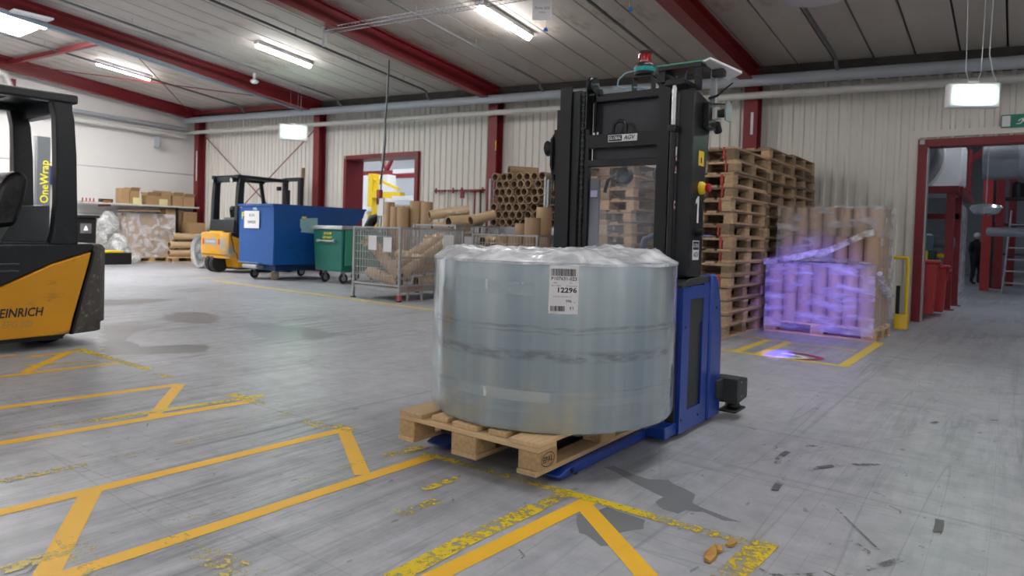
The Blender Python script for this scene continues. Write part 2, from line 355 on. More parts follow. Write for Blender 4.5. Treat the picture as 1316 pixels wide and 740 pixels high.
# ------------------------------------------------------------------ shell
YW = 11.2
def zr(x, y): return 3.685-.041*x+.105*(YW-y)
PITCH = .165
def clad(b, x0, x1, zlo, ztop):
    xs = []; x = x0; k = math.floor(x0/PITCH)
    while True:
        for a, d in ((0, 0), (.045, 0), (.06, .025), (.15, .025)):
            xx = k*PITCH+a
            if x0 <= xx <= x1: xs.append((xx, d))
        k += 1
        if k*PITCH > x1: break
    xs = [(x0, 0)]+xs+[(x1, 0)]
    vs = []; fs = []
    for x, d in xs: vs += [(x, YW+d, zlo(x)), (x, YW+d, ztop(x)), (x, YW+.12, zlo(x)), (x, YW+.12, ztop(x))]
    for i in range(len(xs)-1):
        a = 4*i; b2 = 4*i+4; fs += [(a, b2, b2+1, a+1), (a+2, a+3, b2+3, b2+2), (a+1, b2+1, b2+3, a+3), (a, a+2, b2+2, b2)]
    n = len(vs)-4; fs += [(0, 1, 3, 2), (n, n+2, n+3, n+1)]
    b.add(vs, fs); return b
top = lambda x: zr(x, YW)+.02
D1 = (-13.42, -11.05, 2.87); D2 = (-1.10, 2.2, 2.52)
wb = clad(B(), -20.6, D1[0], lambda x: 0, top); clad(wb, D1[0], D1[1], lambda x: D1[2], top); clad(wb, D1[1], D2[0], lambda x: 0, top); clad(wb, D2[0], D2[1], lambda x: D2[2], top); clad(wb, D2[1], 6, lambda x: 0, top)
wall_back = struct('wall_back', wb, CREAM, smooth=False)
wl = struct('wall_left', B().box(-20.75, -20.62, -8, YW+.1, 0, 6.6), mat('joint_grey', (.35, .35, .35), .7), smooth=False); ORG[wl.name] = Vector()
for i in range(5): B().box(-20.62, -20.56, -8, YW-.01, i*1.3+.006, i*1.3+1.29).build('wall_panel', WHITE, wl, smooth=False)
struct('wall_front', B().box(-20.75, 6.1, -8.2, -8, 0, 6.6), WHITE, smooth=False)
struct('wall_right', B().box(6, 6.1, -8, YW+.1, 0, 6.6), WHITE, smooth=False)
# cream border around the right doorway, dark eave closure
tr = struct('trim_1', B().box(D2[0]-.20, D2[0]-.09, YW-.02, YW+.05, 0, D2[2]+.17), CREAM, smooth=False)
struct('trim_2', B().box(D2[0]-.09, D2[1], YW-.02, YW+.05, D2[2]+.07, D2[2]+.17), CREAM, smooth=False)
ev = B().add([(x, y, zr(x, YW)+dz) for x in (-20.6, 6) for y, dz in ((YW-.12, .03), (YW+.02, .03), (YW+.02, -.27), (YW-.12, -.22))], [(0, 1, 2, 3), (7, 6, 5, 4), (0, 4, 5, 1), (1, 5, 6, 2), (2, 6, 7, 3), (3, 7, 4, 0)])
struct('trim_3', ev, DARKWOOD, smooth=False)
# ceiling: dark deck with pale panels below it, joints open between them
ck = [(-20.75, -8.2), (6.1, -8.2), (6.1, YW+.12), (-20.75, YW+.12)]
ceiling = struct('ceiling', B().add([(x, y, zr(x, y)+.05) for x, y in ck]+[(x, y, zr(x, y)+.15) for x, y in ck], [(0, 3, 2, 1), (4, 5, 6, 7), (0, 1, 5, 4), (1, 2, 6, 5), (2, 3, 7, 6), (3, 0, 4, 7)]), mat('deck_dark', (.05, .05, .05), .8), smooth=False)
ORG[ceiling.name] = Vector()
CEIL = mat('ceiling_panel', (.50, .465, .43), .75, var=.10, scale=1.6, dirt=(.34, .27, .20), dscale=1.3, damt=.12, stretch=(1.5, .6, 1), rnd=.03)
PW = .525; x0 = -20.69; pan = None
for i in range(51):
    xa = -.225+PW*(i-39)
    if pan is None:
        w2 = PW-.026; vs = []
        for dz in (0, .06):
            for (dx, y) in ((.013, -8.1), (.013+w2, -8.1), (.013+w2, YW-.1), (.013, YW-.1)): vs.append((xa+dx, y, zr(xa+dx, y)+dz))
        pan = B().add(vs, [(0, 3, 2, 1), (4, 5, 6, 7), (0, 1, 5, 4), (1, 2, 6, 5), (2, 3, 7, 6), (3, 0, 4, 7)]).build('roof_panel', CEIL, ceiling, smooth=False); xb = xa
    else:
        c = pan.copy(); COL.objects.link(c); c.location = (xa-xb, 0, -.041*(xa-xb))
# red frame: columns and rafters
colx = [-20.1, -14.37, -8.70, -3.5, 2.5]
for i, x in enumerate(colx):
    b = B(); zt = zr(x, YW)-.05
    b.box(x-.11, x+.11, YW-.24, YW-.225, 0, zt).box(x-.11, x+.11, YW-.035, YW-.02, 0, zt).box(x-.008, x+.008, YW-.225, YW-.035, 0, zt).box(x-.13, x+.13, YW-.26, YW-.0201, 0, .02)
    o = struct('steel_column', b, RED, smooth=False)
    b = B(); ya, yb = -8, YW-.02
    for u0, u1, d0, d1 in ((-.10, .10, -.32, -.30), (-.10, .10, -.035, -.005), (-.012, .012, -.30, -.035)):
        vs = [(x+u, y, zr(x+u, y)+d) for y in (ya, yb) for u, d in ((u0, d0), (u1, d0), (u1, d1), (u0, d1))]
        b.add(vs, [(0, 1, 2, 3), (7, 6, 5, 4), (0, 4, 5, 1), (1, 5, 6, 2), (2, 6, 7, 3), (3, 7, 4, 0)])
    struct('roof_beam', b, RED, smooth=False)
# red cross bracing under the roof between the first bays, thin wall braces
for a, b_ in (((-20.1, 6.2), (-14.4, 6.2)), ((-20.1, 10.9), (-14.4, 10.9))):
    struct('roof_brace', B().beam((a[0], a[1], zr(*a)-.12), (b_[0], b_[1], zr(*b_)-.12), .1, .1), RED, smooth=False)
for a, b_ in (((-19.9, 6.4), (-14.5, 10.6)), ((-19.9, 10.6), (-14.5, 6.4))):
    struct('roof_brace', B().tube([(a[0], a[1], zr(*a)-.14), (b_[0], b_[1], zr(*b_)-.14)], .012, 6), RED)
BR = mat('brace_rust', (.28, .11, .09), .6)
struct('wall_brace', B().tube([(-19.9, YW-.08, 3.75), (-14.5, YW-.08, .35)], .016, 6), BR)
struct('wall_brace', B().tube([(-19.9, YW-.11, .35), (-14.5, YW-.11, 3.65)], .016, 6), BR)
# doorways
def frame(name, x0, x1, zt, wd, dp):
    d = T(name, None, None, ((x0+x1)/2, YW, 0), kind='structure')
    B().box(x0-wd, x0+.012, YW-.06, YW+dp, 0, zt+wd).build('jamb', RED, d, smooth=False, bevel=.006)
    B().box(x1-.012, x1+wd, YW-.06, YW+dp, 0, zt+wd).build('jamb', RED, d, smooth=False, bevel=.006)
    B().box(x0+.012, x1-.012, YW-.061, YW+dp, zt-.01, zt+wd).build('lintel', RED, d, smooth=False, bevel=.006)
    return d
d1 = frame('door_1', D1[0], D1[1], D1[2]-.08, .09, .5); d2 = frame('door_2', D2[0], D2[1], D2[2]-.06, .10, .16)
B().box(D2[0]-.08, D2[0]-.02, YW-.066, YW-.06, D2[2]-.03, D2[2]+.03).build('corner_plate', GALV, d2, smooth=False)
B().box(D2[0]+.013, D2[0]+.03, YW-.03, YW+.14, 0, D2[2]-.07).build('guide_rail', GALV, d2, smooth=False)
B().box(D1[0]-.06, D1[0]-.02, YW-.066, YW-.06, D1[2]-.06, D1[2]+.005).build('corner_plate', GALV, d1, smooth=False)
# pipes along the back wall
b = B(); ys = YW-.35
struct('ceiling_pipe', B().tube([(x, YW-.45, 3.415-.0385*x) for x in (-20.4, -10, 5.9)], .085, 16), GREYPIPE)
struct('ceiling_pipe', B().tube([(x, YW-.32, 3.24-.030*x) for x in (-20.5, -10, 5.9)], .055, 14), mat('cream_pipe', (.60, .60, .57), .45))
for x in (-17.1, -13.1, -10.2, -7.3, -4.6, -2.2):       # sprinkler branches under the roof, dropping to the header pipe
    pts = [(x, y, zr(x, y)-.13) for y in (-7, 2, YW-.75)]+[(x, YW-.62, zr(x, YW-.62)-.15), (x, YW-.6, zr(x, YW-.6)-.22), (x, YW-.46, 3.46-.0385*x)]
    cpipe = B().tube(pts, [.022]*4+[.028, .028], 8).build('sprinkler_pipe', mat('dark_pipe', (.13, .135, .14), .5)); cpipe['kind'] = 'structure'; ORG[cpipe.name] = Vector()
    for y in (4.5, 5.9, 7.3, 8.7, 9.9):
        B().tube([(x, y, zr(x, y)+.01), (x, y, zr(x, y)-.16)], .007, 6).build('hanger', GALV, cpipe)
# conveyor-like grey channel under the left bay roof and left-wall pipes
struct('ceiling_channel', B().beam((-13.95, 3.0, zr(-14, 3.0)-.42), (-14.6, 10.7, zr(-14.6, 10.7)-.30), .09, .07), mat('blue_grey', (.25, .31, .37), .45), smooth=False)
struct('wall_pipe', B().tube([(-20.35, -7, 4.12), (-20.35, 10.75, 3.72)], .07, 12), mat('pale_pipe', (.66, .66, .64), .5))
struct('wall_pipe', B().tube([(-20.42, -7, 4.36), (-20.42, 10.9, 3.95)], .05, 12), GREYPIPE)
struct('wall_pipe', B().tube([(-20.1, 4.0, 4.72), (-20.1, 5.85, 4.70), (-20.1, 6.1, 4.62), (-20.1, 6.2, 4.35), (-20.1, 6.2, 3.95)], .07, 12), _mats['pale_pipe'])
struct('wall_bracket', B().box(-20.5, -20.2, 9.9, 9.95, 3.3, 3.62), GREYPIPE, smooth=False)
struct('trim_4', B().box(-20.56, -20.5, 6.35, 6.45, 0, 4.6), RED, smooth=False)
struct('trim_5', B().box(-20.56, -20.5, 3.5, 6.35, 4.25, 4.35), RED, smooth=False)
struct('trim_6', B().box(-8.6, -8.585, YW-.255, YW-.24, 2.75, 2.95), YELB, smooth=False)
for x, z0, z1 in ((-20.05, 2.4, 3.3), (-3.47, 2.75, 3.1)): struct('trim_7', B().box(x-.02, x+.02, YW-.25, YW-.241, z0, z1), PAPER, smooth=False)

# ------------------------------------------------------------------ lamps
def tube_light(x, y, label, grp='long tube lamps under the roof', ln=1.2, mt=LIT):
    yc = y; z = zr(x, yc)
    t = T('tube_lamp', label, 'lamp', (x, yc, z), group=grp)
    tl = Matrix.Rotation(-math.atan(.105), 4, 'X')
    B().box(-.07, .07, -ln/2-.03, ln/2+.03, -.075, -.004).build('housing', PAPER, t, local=True, tilt=tl, bevel=.008)
    B().tube([(0, -ln/2, -.085), (0, ln/2, -.085)], .05, 12).build('diffuser', mt, t, local=True, tilt=tl)
    return t
rowx = {-17.33: 'nearest the white left wall', -11.64: 'right of the second roof beam', -6.23: 'above the tall black mast', -.8: 'nearest the exit sign', 4.2: 'by the right wall'}
for x, s_ in rowx.items():
    for j, (y, s2) in enumerate(((8.1 if x > -15 else 7.65, 'farthest tube lamp of its row,'), (3.0, 'middle tube lamp of its row,'), (-2.0, 'tube lamp over the near floor,'), (-6.2, 'nearmost tube lamp of its row,'))):
        if x == -.8 and j == 0: y = 5.4
        tube_light(x, y, f'bright {s2} {s_}')
for x, s_ in ((-15.0, 'right one'), (-16.3, 'left one')):
    t = T('panel_lamp', f'bright square lamp panel at top left, {s_}', 'lamp', (x, 4.75, zr(x, 4.75)-.06), group='square lamp panels')
    tl = Matrix.Rotation(-math.atan(.105), 4, 'X')
    B().box(-.52, .52, -.62, .62, -.05, .02).build('frame', PAPER, t, local=True, tilt=tl)
    for k in range(4): B().box(-.46+k*.235, -.26+k*.235, -.58, .58, -.07, -.051).build('diffuser', LIT, t, local=True, tilt=tl)
# hanging emergency lamps
def hang_lamp(x, y, z, wd, ht, rz, label):
    t = T('hanging_lamp', label, 'lamp', (x, y, z), rz, 'hanging white box lamps')
    B().box(-wd/2, wd/2, -.05, .06, 0, ht).build('case', PAPER, t, local=True, bevel=.015)
    o = B().box(-wd*.37, wd*.37, -.062, -.0505, ht*.22, ht*.8).build('lit_panel', LITG, t, local=True)
    for k in range(2): B().box(-wd*.36, wd*.36, -.066, -.0625, ht*(.40+.2*k), ht*(.42+.2*k)).build('louvre', PAPER, o, local=True)
    B().box(-.05, .05, -.02, .03, ht, ht+.025).build('bracket', PAPER, t, local=True)
    zc = zr(x, y)-z
    for s_ in (-1, 1): B().tube([(s_*.04, 0, ht+.02), (s_*.07, 0, ht+.12), (s_*.09, 0, zc)], .004, 6).build('chain', GALV, t, local=True)
    B().tube([(wd*.45, .02, ht*.5), (wd*.55, .02, ht*.7), (wd*.4, .02, ht+.1), (.14, 0, ht+.3), (.16, 0, zc)], .006, 6).build('cable', GALV, t, local=True)
hang_lamp(-.45, 8.5, 2.50, .48, .25, .45, 'white box lamp hanging on chains left of the green exit sign')
hang_lamp(-13.4, 9.6, 3.06, .62, .36, .9, 'white box lamp hanging beside the second red column')
# green exit sign on the wall
t = T('exit_sign', 'green running man exit sign above the right doorway', 'sign', (-.07, YW-.02, 2.68))
B().box(-.26, .30, YW-.05, YW-.03, 2.66, 2.83).build('plate', mat('exit_green', (.0, .20, .13), .4), t, smooth=False)
B().box(-.25, -.16, YW-.054, YW-.0501, 2.675, 2.815).build('door_symbol', PAPER, t, smooth=False)
rm = B().add([(x-.06, YW-.055, 2.745+z) for x, z in [(.045, .05), (.06, .062), (.075, .05), (.06, .036)]], [(0, 1, 2, 3)])
for q in ([(.02, .03), (.06, .03), (.045, -.01), (.02, -.01)], [(.02, .03), (-.01, .01), (-.02, -.005), (-.012, -.01), (.01, .01)], [(.06, .03), (.08, .005), (.1, .005), (.1, -.003), (.075, -.005), (.055, .012)], [(.02, -.01), (.0, -.035), (-.035, -.035), (-.035, -.046), (.008, -.046), (.035, -.015)], [(.03, -.01), (.06, -.035), (.055, -.065), (.066, -.065), (.075, -.03), (.045, -.01)]):
    rm.add([(x-.06, YW-.055, 2.745+z) for x, z in q], [tuple(range(len(q)))])
rmo = rm.build('running_figure', PAPER, t, smooth=False); rmo['kind'] = 'stuff'

# ------------------------------------------------------------------ pallets
_pm = {}
def pallet(name, label, loc, rz=0., new=False, group=None, sz=1., mats=None):
    "EUR pallet, length along local y, origin at its base centre; pieces share meshes"
    t = T(name, label, 'pallet', loc, rz, group); t.scale = (1, 1, sz)
    key = 'n' if new else 'o'
    W_, X_, C_ = (WOOD, WOODX, CHIP) if new else (OLDW, OLDW, OLDW)
    def piece(nm, dims, pos):
        k = (key, nm, dims)
        if k not in _pm:
            a, b_, c = dims[0]/2, dims[1]/2, dims[2]
            o = B().box(-a, a, -b_, b_, 0, c).build(nm, {'stringer': X_, 'block': C_}.get(nm, W_), t, local=True, smooth=False)
            if new:
                bm = bmesh.new(); bm.from_mesh(o.data); bmesh.ops.bevel(bm, geom=bm.edges[:], offset=.003, segments=1, affect='EDGES'); bm.to_mesh(o.data); bm.free()
            _pm[k] = o.data
        else:
            o = bpy.data.objects.new(nm, _pm[k]); COL.objects.link(o); o.parent = t
        o.location = pos; return o
    g = random.Random(hash((round(loc[0], 2), round(loc[1], 2), round(loc[2], 2))) & 0xffff)
    j = lambda s: g.uniform(-s, s)
    blocks = []
    for x, wd in ((-.35, .1), (0, .145), (.35, .1)):
        piece('bottom_board', (wd, 1.2, .022), (x+j(.004), j(.004), 0))
        for y, ln in ((-.5275, .145), (0, .145), (.5275, .145)):
            blocks.append(piece('block', (wd, ln, .078), (x+j(.004), y+j(.005), .022)))
    for y in (-.5275, 0, .5275): piece('stringer', (.8, .145, .022), (j(.003), y+j(.003), .1))
    for x, wd in ((-.3275, .145), (-.165, .1), (0, .145), (.165, .1), (.3275, .145)):
        piece('top_board', (wd, 1.2, .022), (x+j(.006), j(.012)+(.02 if new and wd < .12 else 0), .122))
    return t, blocks
p0, bl = pallet('wooden_pallet', 'clean wooden pallet carried under the big film roll', (-1.945, 2.905, .06), 0, True)
# stamp burnt into the corner block
fx = plane_fn((-1.541, 2.378, .122), (0, 1, 0), (0, 0, 1))
fx2 = plane_fn((-1.5405, 2.378, .122), (0, 1, 0), (0, 0, 1))
text('stamp_lettering', 'EPAL', .034, INK, p0, fx2, .01)
vs = []
for k in range(40):
    a = 2*PI*k/40; vs += [fx2(.05*math.cos(a), .031*math.sin(a)), fx2(.046*math.cos(a), .0275*math.sin(a))]
B().add(vs, [(2*k, 2*((k+1) % 40), 2*((k+1) % 40)+1, 2*k+1) for k in range(40)]).build('stamp_ring', INK, p0, smooth=False)

# ------------------------------------------------------------------ film roll
RC, RR, Z0, Z1 = Vector((-1.9, 2.94, 0)), .61, .204, .945
roll = T('film_roll', 'huge roll of clear blue-grey plastic film standing on the carried pallet', 'film roll', (RC.x, RC.y, Z0))
def roll_mat():
    m = bpy.data.materials.new('rolled_film'); m.use_nodes = True; nt = m.node_tree; N = nt.nodes; L = nt.links; b = N['Principled BSDF']
    tc = N.new('ShaderNodeTexCoord'); sp = N.new('ShaderNodeSeparateXYZ'); L.new(tc.outputs['Object'], sp.inputs[0])
    def noise(st, scale, det=4):
        mp = N.new('ShaderNodeMapping'); mp.inputs['Scale'].default_value = st; L.new(tc.outputs['Object'], mp.inputs[0])
        n = N.new('ShaderNodeTexNoise'); n.inputs['Scale'].default_value = scale; n.inputs['Detail'].default_value = det; L.new(mp.outputs[0], n.inputs['Vector']); return n.outputs[0]
    cr = N.new('ShaderNodeValToRGB'); e = cr.color_ramp.elements; e[0].position = .3; e[1].position = .7; e[0].color = (.24, .32, .39, 1); e[1].color = (.47, .54, .575, 1); L.new(noise((1, 1, .02), 6, 4), cr.inputs[0])  # pale and dark vertical streaks, reflections painted into the film colour
    out = cr.outputs[0]
    wob = noise((1, 1, 2), 5, 6)
    for zc, wd, amt in ((.455, .010, .35), (.435, .006, .25), (.335, .030, .42), (.185, .008, .2)):
        a = N.new('ShaderNodeMath'); a.operation = 'MULTIPLY_ADD'; L.new(wob, a.inputs[0]); a.inputs[1].default_value = .03; L.new(sp.outputs[2], a.inputs[2])
        s_ = N.new('ShaderNodeMath'); s_.operation = 'SUBTRACT'; L.new(a.outputs[0], s_.inputs[0]); s_.inputs[1].default_value = zc+.015
        ab = N.new('ShaderNodeMath'); ab.operation = 'ABSOLUTE'; L.new(s_.outputs[0], ab.inputs[0])
        mr = N.new('ShaderNodeMapRange'); mr.inputs[1].default_value = wd*.4; mr.inputs[2].default_value = wd; mr.inputs[3].default_value = amt; mr.inputs[4].default_value = 0; L.new(ab.outputs[0], mr.inputs[0])
        mu = N.new('ShaderNodeMath'); mu.operation = 'MULTIPLY'; L.new(mr.outputs[0], mu.inputs[0])
        gr = N.new('ShaderNodeMapRange'); gr.inputs[1].default_value = .35; gr.inputs[2].default_value = .6; L.new(noise((1, 1, 3), 14, 6), gr.inputs[0]); L.new(gr.outputs[0], mu.inputs[1])
        mx = N.new('ShaderNodeMix'); mx.data_type = 'RGBA'; mx.inputs[7].default_value = (.035, .045, .055, 1); L.new(mu.outputs[0], mx.inputs[0]); L.new(out, mx.inputs[6]); out = mx.outputs[2]
    L.new(out, b.inputs['Base Color']); b.inputs['Roughness'].default_value = .2; b.inputs['Specular IOR Level'].default_value = .9; b.inputs['Metallic'].default_value = .45
    b.inputs['Coat Weight'].default_value = .6; b.inputs['Coat Roughness'].default_value = .06
    bp = N.new('ShaderNodeBump'); bp.inputs['Strength'].default_value = .25; bp.inputs['Distance'].default_value = .012; L.new(noise((1, 1, .05), 9, 3), bp.inputs['Height']); L.new(bp.outputs[0], b.inputs['Normal'])
    return m
RM = roll_mat()
B().lathe([(RR-.10, Z0), (RR-.03, Z0), (RR-.008, Z0+.006), (RR, Z0+.025), (RR, Z1-.02), (RR-.006, Z1-.005), (RR-.03, Z1)], RC, 128).build('film_body', RM, roll)
def cyl_pt(deg, z, e=.0): a = math.radians(deg); return Vector((RC.x+(RR+e)*math.cos(a), RC.y+(RR+e)*math.sin(a), z))
def patch(name, a0, a1, z0, z1, mt, e, parent=None, n=14, z0b=None, z1b=None):
    z0b = z0 if z0b is None else z0b; z1b = z1 if z1b is None else z1b
    vs = []
    for i in range(n+1): t = i/n; vs += [cyl_pt(a0+(a1-a0)*t, z0+(z0b-z0)*t, e), cyl_pt(a0+(a1-a0)*t, z1+(z1b-z1)*t, e)]
    return B().add(vs, [(2*i, 2*i+2, 2*i+3, 2*i+1) for i in range(n)]).build(name, mt, parent or roll)
TAPEC = film('clear_tape', .22, (.72, .84, .88), .3, .05, 2.)
patch('tape_strip', -104, -65.3, .800, .858, TAPEC, .002, z0b=.795, z1b=.848)
patch('tape_strip', -99.5, -57.5, .345, .395, TAPEC, .002, z0b=.342, z1b=.386)
patch('tape_strip', -86, -84.6, .345, .388, film('tape_fold', .8, (.85, .9, .92), .2, .1), .003)
patch('tape_strip', -86.5, -85.2, .797, .856, _mats['tape_fold'], .003)
# paper label with its print
lab = patch('paper_label', -59.2, -47.5, .724, .927, PAPER, .0025)
A0 = -53.35
def lf(x0, z0): return lambda x, y: cyl_pt(A0+math.degrees((x+x0)/RR), z0+y, .0035)
text('print', 'P107631-023', .0205, INK, lab, lf(0, .8715), .012)
text('print', '12296', .029, INK, lab, lf(.012, .8235), .03, 1.18)
text('print', '996', .0165, INK, lab, lf(.022, .7775), .012); text('print', 'kg', .008, GINK, lab, lf(.047, .7745))
text('print', 'P107631-023-001-1/1', .0095, GINK, lab, lf(-.004, .7965), 0, .95)
text('print', '800', .0105, GINK, lab, lf(-.036, .8545)); text('print', '721', .0105, GINK, lab, lf(.028, .8545))
text('print', 'SKY10001', .0095, GINK, lab, lf(-.032, .8425)); text('print', 'Transparent', .0095, GINK, lab, lf(.033, .8425))
def bars(x0, x1, z0, z1, seed):
    g = random.Random(seed); b = B(); x = x0
    while x < x1-.003:
        wd = g.choice((.0008, .0013, .0022, .003)); ff = lf(0, 0)
        b.add([ff(x, z0), ff(x+wd, z0), ff(x+wd, z1), ff(x, z1)], [(0, 1, 2, 3)]); x += wd+g.choice((.0009, .0014, .0022))
    o = b.build('barcode', INK, lab, smooth=False); o['kind'] = 'stuff'
bars(-.054, .050, .884, .914, 2); bars(-.054, .008, .735, .757, 5)
ff = lf(.034, .746)
B().add([ff(x, y) for x, y in ((-.008, .008), (.0, .008), (-.002, .0), (-.0035, -.008), (-.0045, -.008), (-.006, 0))], [tuple(range(6))]).build('food_symbol', GINK, lab, smooth=False)
B().add([ff(x, y) for x, y in ((.004, .009), (.009, .009), (.008, .001), (.007, -.009), (.006, -.009), (.005, .001))], [tuple(range(6))]).build('food_symbol', GINK, lab, smooth=False)
# crumpled film folded over the top
g = random.Random(5); nr, na = 34, 150
from mathutils import noise as mn
vs = []
for i in range(nr+1):
    for k in range(na):
        a = 2*PI*k/na; f_ = i/nr; rad = f_*(RR-.004) if i < nr-2 else (RR+.003)
        x, y = rad*math.cos(a), rad*math.sin(a)
        h = 0
        wv = Vector((x+.06*mn.noise(Vector((x*5, y*5, 7))), y+.06*mn.noise(Vector((x*5, y*5, 3))), 0))
        for s_, am in ((2.0, .030), (4.6, .020), (10.5, .008)): h += am*(1-abs(mn.noise(Vector((wv.x*s_+3, wv.y*s_, am*90))))*2.6)
        ed = 1-max(0, (f_-.80)/.20)**2
        z = Z1-.004+(.012+h*1.2)*max(ed, 0)
        if i >= nr-2: z = Z1-.006-(i-nr+2)*.006+.005*mn.noise(Vector((math.cos(a)*4, math.sin(a)*4, 1)))
        vs.append((RC.x+x, RC.y+y, z))
fs = [(i*na+k, i*na+(k+1) % na, (i+1)*na+(k+1) % na, (i+1)*na+k) for i in range(nr) for k in range(na)]
TOPF = film('folded_film', .95, (.90, .92, .97), .13, .3, 8.)
o = B().add(vs, fs).build('folded_top_film', TOPF, roll, fix=False)
# loose stretch film around the lower edge, drawn in under the roll
LOW = film('stretch_film', .10, (.9, .93, .96), .12, .5, 3.2, (1, 1, 14))
B().add([p for k in range(97) for p in (cyl_pt(k*3.75, .40, .002), cyl_pt(k*3.75, .235, .006), cyl_pt(k*3.75, .200, -.012+.004*math.sin(k*2.1)), cyl_pt(k*3.75, .188, -.085))],
        [(4*k+i, 4*k+4+i, 4*k+5+i, 4*k+1+i) for k in range(96) for i in range(3)]).build('stretch_film_skirt', LOW, roll, fix=False)

# ------------------------------------------------------------------ automated forklift
agv = T('automated_forklift', 'blue and black driverless pallet stacker carrying the film roll', 'forklift', (-1.91, 3.7, 0))
def part(name, b, mt, par=agv, **k): return b.build(name, mt, par, **k)
for s_, nm in ((1, 'right'), (-1, 'left')):        # mirrored side covers of the chassis
    def X(x): return -1.91+s_*(x+1.91)
    def bx(x0, x1, *r): a, b_ = X(x0), X(x1); return B().box(min(a, b_), max(a, b_), *r)
    # cover with a recessed opening
    b = B(); xa, xb = X(-1.495), X(-1.40); xi, xo = min(xa, xb), max(xa, xb)
    for y0, y1, z0, z1 in ((3.41, 3.51, .03, .80), (3.70, 3.785, .03, .815), (3.51, 3.70, .03, .14), (3.51, 3.70, .735, .805)): b.box(xi, xo, y0, y1, z0, z1)
    sc_ = part('side_cover', b, BLUE, smooth=False)
    part('inset_panel', bx(-1.49, -1.412, 3.505, 3.705, .13, .66), CHAR, sc_, smooth=False)
    part('inset_panel', bx(-1.49, -1.403, 3.508, 3.702, .60, .737), mat('charcoal_light', (.022, .026, .028), .5), sc_, smooth=False)
    for y, z in ((3.455, .59), (3.435, .10), (3.67, .085)): part('screw', bx(-1.402, -1.397, y-.006, y+.006, z-.006, z+.006), BLACK2, sc_)
    part('top_cap', B().prism([(3.40, .797), (3.785, .815), (3.785, .855), (3.50, .845), (3.40, .815)], 'x', xi, xo-.004*s_), CHAR, bevel=.004)
    leg = part('support_leg', B().prism([(3.62, .012), (3.62, .056), (2.72, .056), (2.60, .056), (2.50, .048), (2.44, .03), (2.46, .014), (2.62, .012)], 'x', min(X(-1.66), X(-1.525)), max(X(-1.66), X(-1.525))), BLUE, bevel=.005)
    part('wheel', B().tube([(X(-1.60), 2.60, .024), (X(-1.535), 2.60, .024)], .024, 16), RUB, leg)
    part('axle_bolt', B().tube([(X(-1.53), 2.545, .034), (X(-1.522), 2.545, .034)], .012, 12), BLACK2, leg)
    part('front_foot', bx(-1.66, -1.415, 3.27, 3.42, .025, .085), BLUE, bevel=.006)
    part('front_foot_post', bx(-1.475, -1.425, 3.395, 3.409, .085, .62), CHAR, smooth=False)
rc = part('rear_cover', B().prism([(3.80, .025), (4.0, .025), (3.985, .5), (3.955, .70), (3.90, .83), (3.86, .86), (3.80, .86)], 'x', -2.43, -1.39), BLUE, bevel=.012)
part('screw', B().box(-1.392, -1.386, 3.87, 3.885, .66, .675), BLACK2, rc)
part('chassis', B().box(-2.26, -1.56, 3.60, 3.80, .04, .80), BLACK2)
part('fork', B().box(-2.215, -2.105, 2.46, 3.62, .084, .125), BLACK)
part('fork', B().box(-1.785, -1.675, 2.46, 3.62, .084, .125), BLACK)
# scanner on the rear corner
sb = part('rear_scanner', B().prism([(3.99, .245), (4.02, .262), (4.16, .235), (4.17, .225), (4.17, .115), (3.99, .10)], 'x', -1.405, -1.285), CHAR, bevel=.006)
part('scanner_bracket', B().box(-1.392, -1.372, 3.90, 4.0, .13, .24), CHAR, sb, bevel=.004)
part('scanner_plate', B().box(-1.40, -1.29, 3.985, 4.17, .045, .06), BLACK2, sb, bevel=.008)
part('scanner_head', B().lathe([(.03, .06), (.045, .065), (.045, .075), (.035, .09), (.03, .115)], (-1.345, 4.09, 0), 20), BLACK2, sb)
for y, z in ((4.04, .225), (4.13, .215), (4.04, .14), (4.14, .125)): part('bolt', B().tube([(-1.286, y, z), (-1.280, y, z)], .005, 8), STEEL, sb)
# mast
MY = 3.585
def channel(x0, x1, y0, y1, zt, open_side):
    t = .012; b = B().box(x0, x1, y0, y0+t, .06, zt).box(x0, x1, y1-t, y1, .06, zt)
    if open_side > 0: b.box(x0, x0+t, y0+t, y1-t, .06, zt)
    else: b.box(x1-t, x1, y0+t, y1-t, .06, zt)
    return b
part('mast_channel', channel(-2.315, -2.235, MY, MY+.13, 1.965, 1), BLACK, smooth=False)
part('mast_channel', channel(-2.233, -2.185, MY+.015, MY+.12, 1.93, 1), BLACK, smooth=False)
part('mast_channel', channel(-1.662, -1.592, MY, MY+.13, 1.955, -1), BLACK, smooth=False)
part('mast_channel', channel(-1.590, -1.540, MY+.01, MY+.15, 1.865, -1), BLACK, smooth=False)
part('outer_rail', B().box(-2.36, -2.317, MY+.04, MY+.14, .06, 1.84), BLACK, smooth=False)
part('rail_cap', B().tube([(-2.335, MY+.06, 1.84), (-2.335, MY+.06, 1.93)], .012, 10), STEEL)
b = B()
for k in range(62): z = .82+k*.018; b.box(-2.172 if k % 2 else -2.168, -2.150 if k % 2 else -2.154, MY+.02, MY+.034, z, z+.015)
ch = part('lift_chain', b, CHAR, smooth=False); ch['kind'] = 'stuff'
part('inner_post', B().box(-2.145, -2.12, MY+.03, MY+.07, .82, 2.0), BLACK)
part('inner_post', B().box(-2.10, -2.085, MY+.04, MY+.06, 1.68, 1.93), BLACK2)
pu = part('pulley', B().lathe([(.02, -.014), (.048, -.013), (.048, -.008), (.040, -.004), (.040, .004), (.048, .008), (.048, .013), (.02, .014)], (-2.098, MY+.03, 1.965), 28, 'x'), BLACK)
part('pulley_axle', B().tube([(-2.08, MY+.03, 1.965), (-2.066, MY+.03, 1.965)], .011, 12), STEEL, pu)
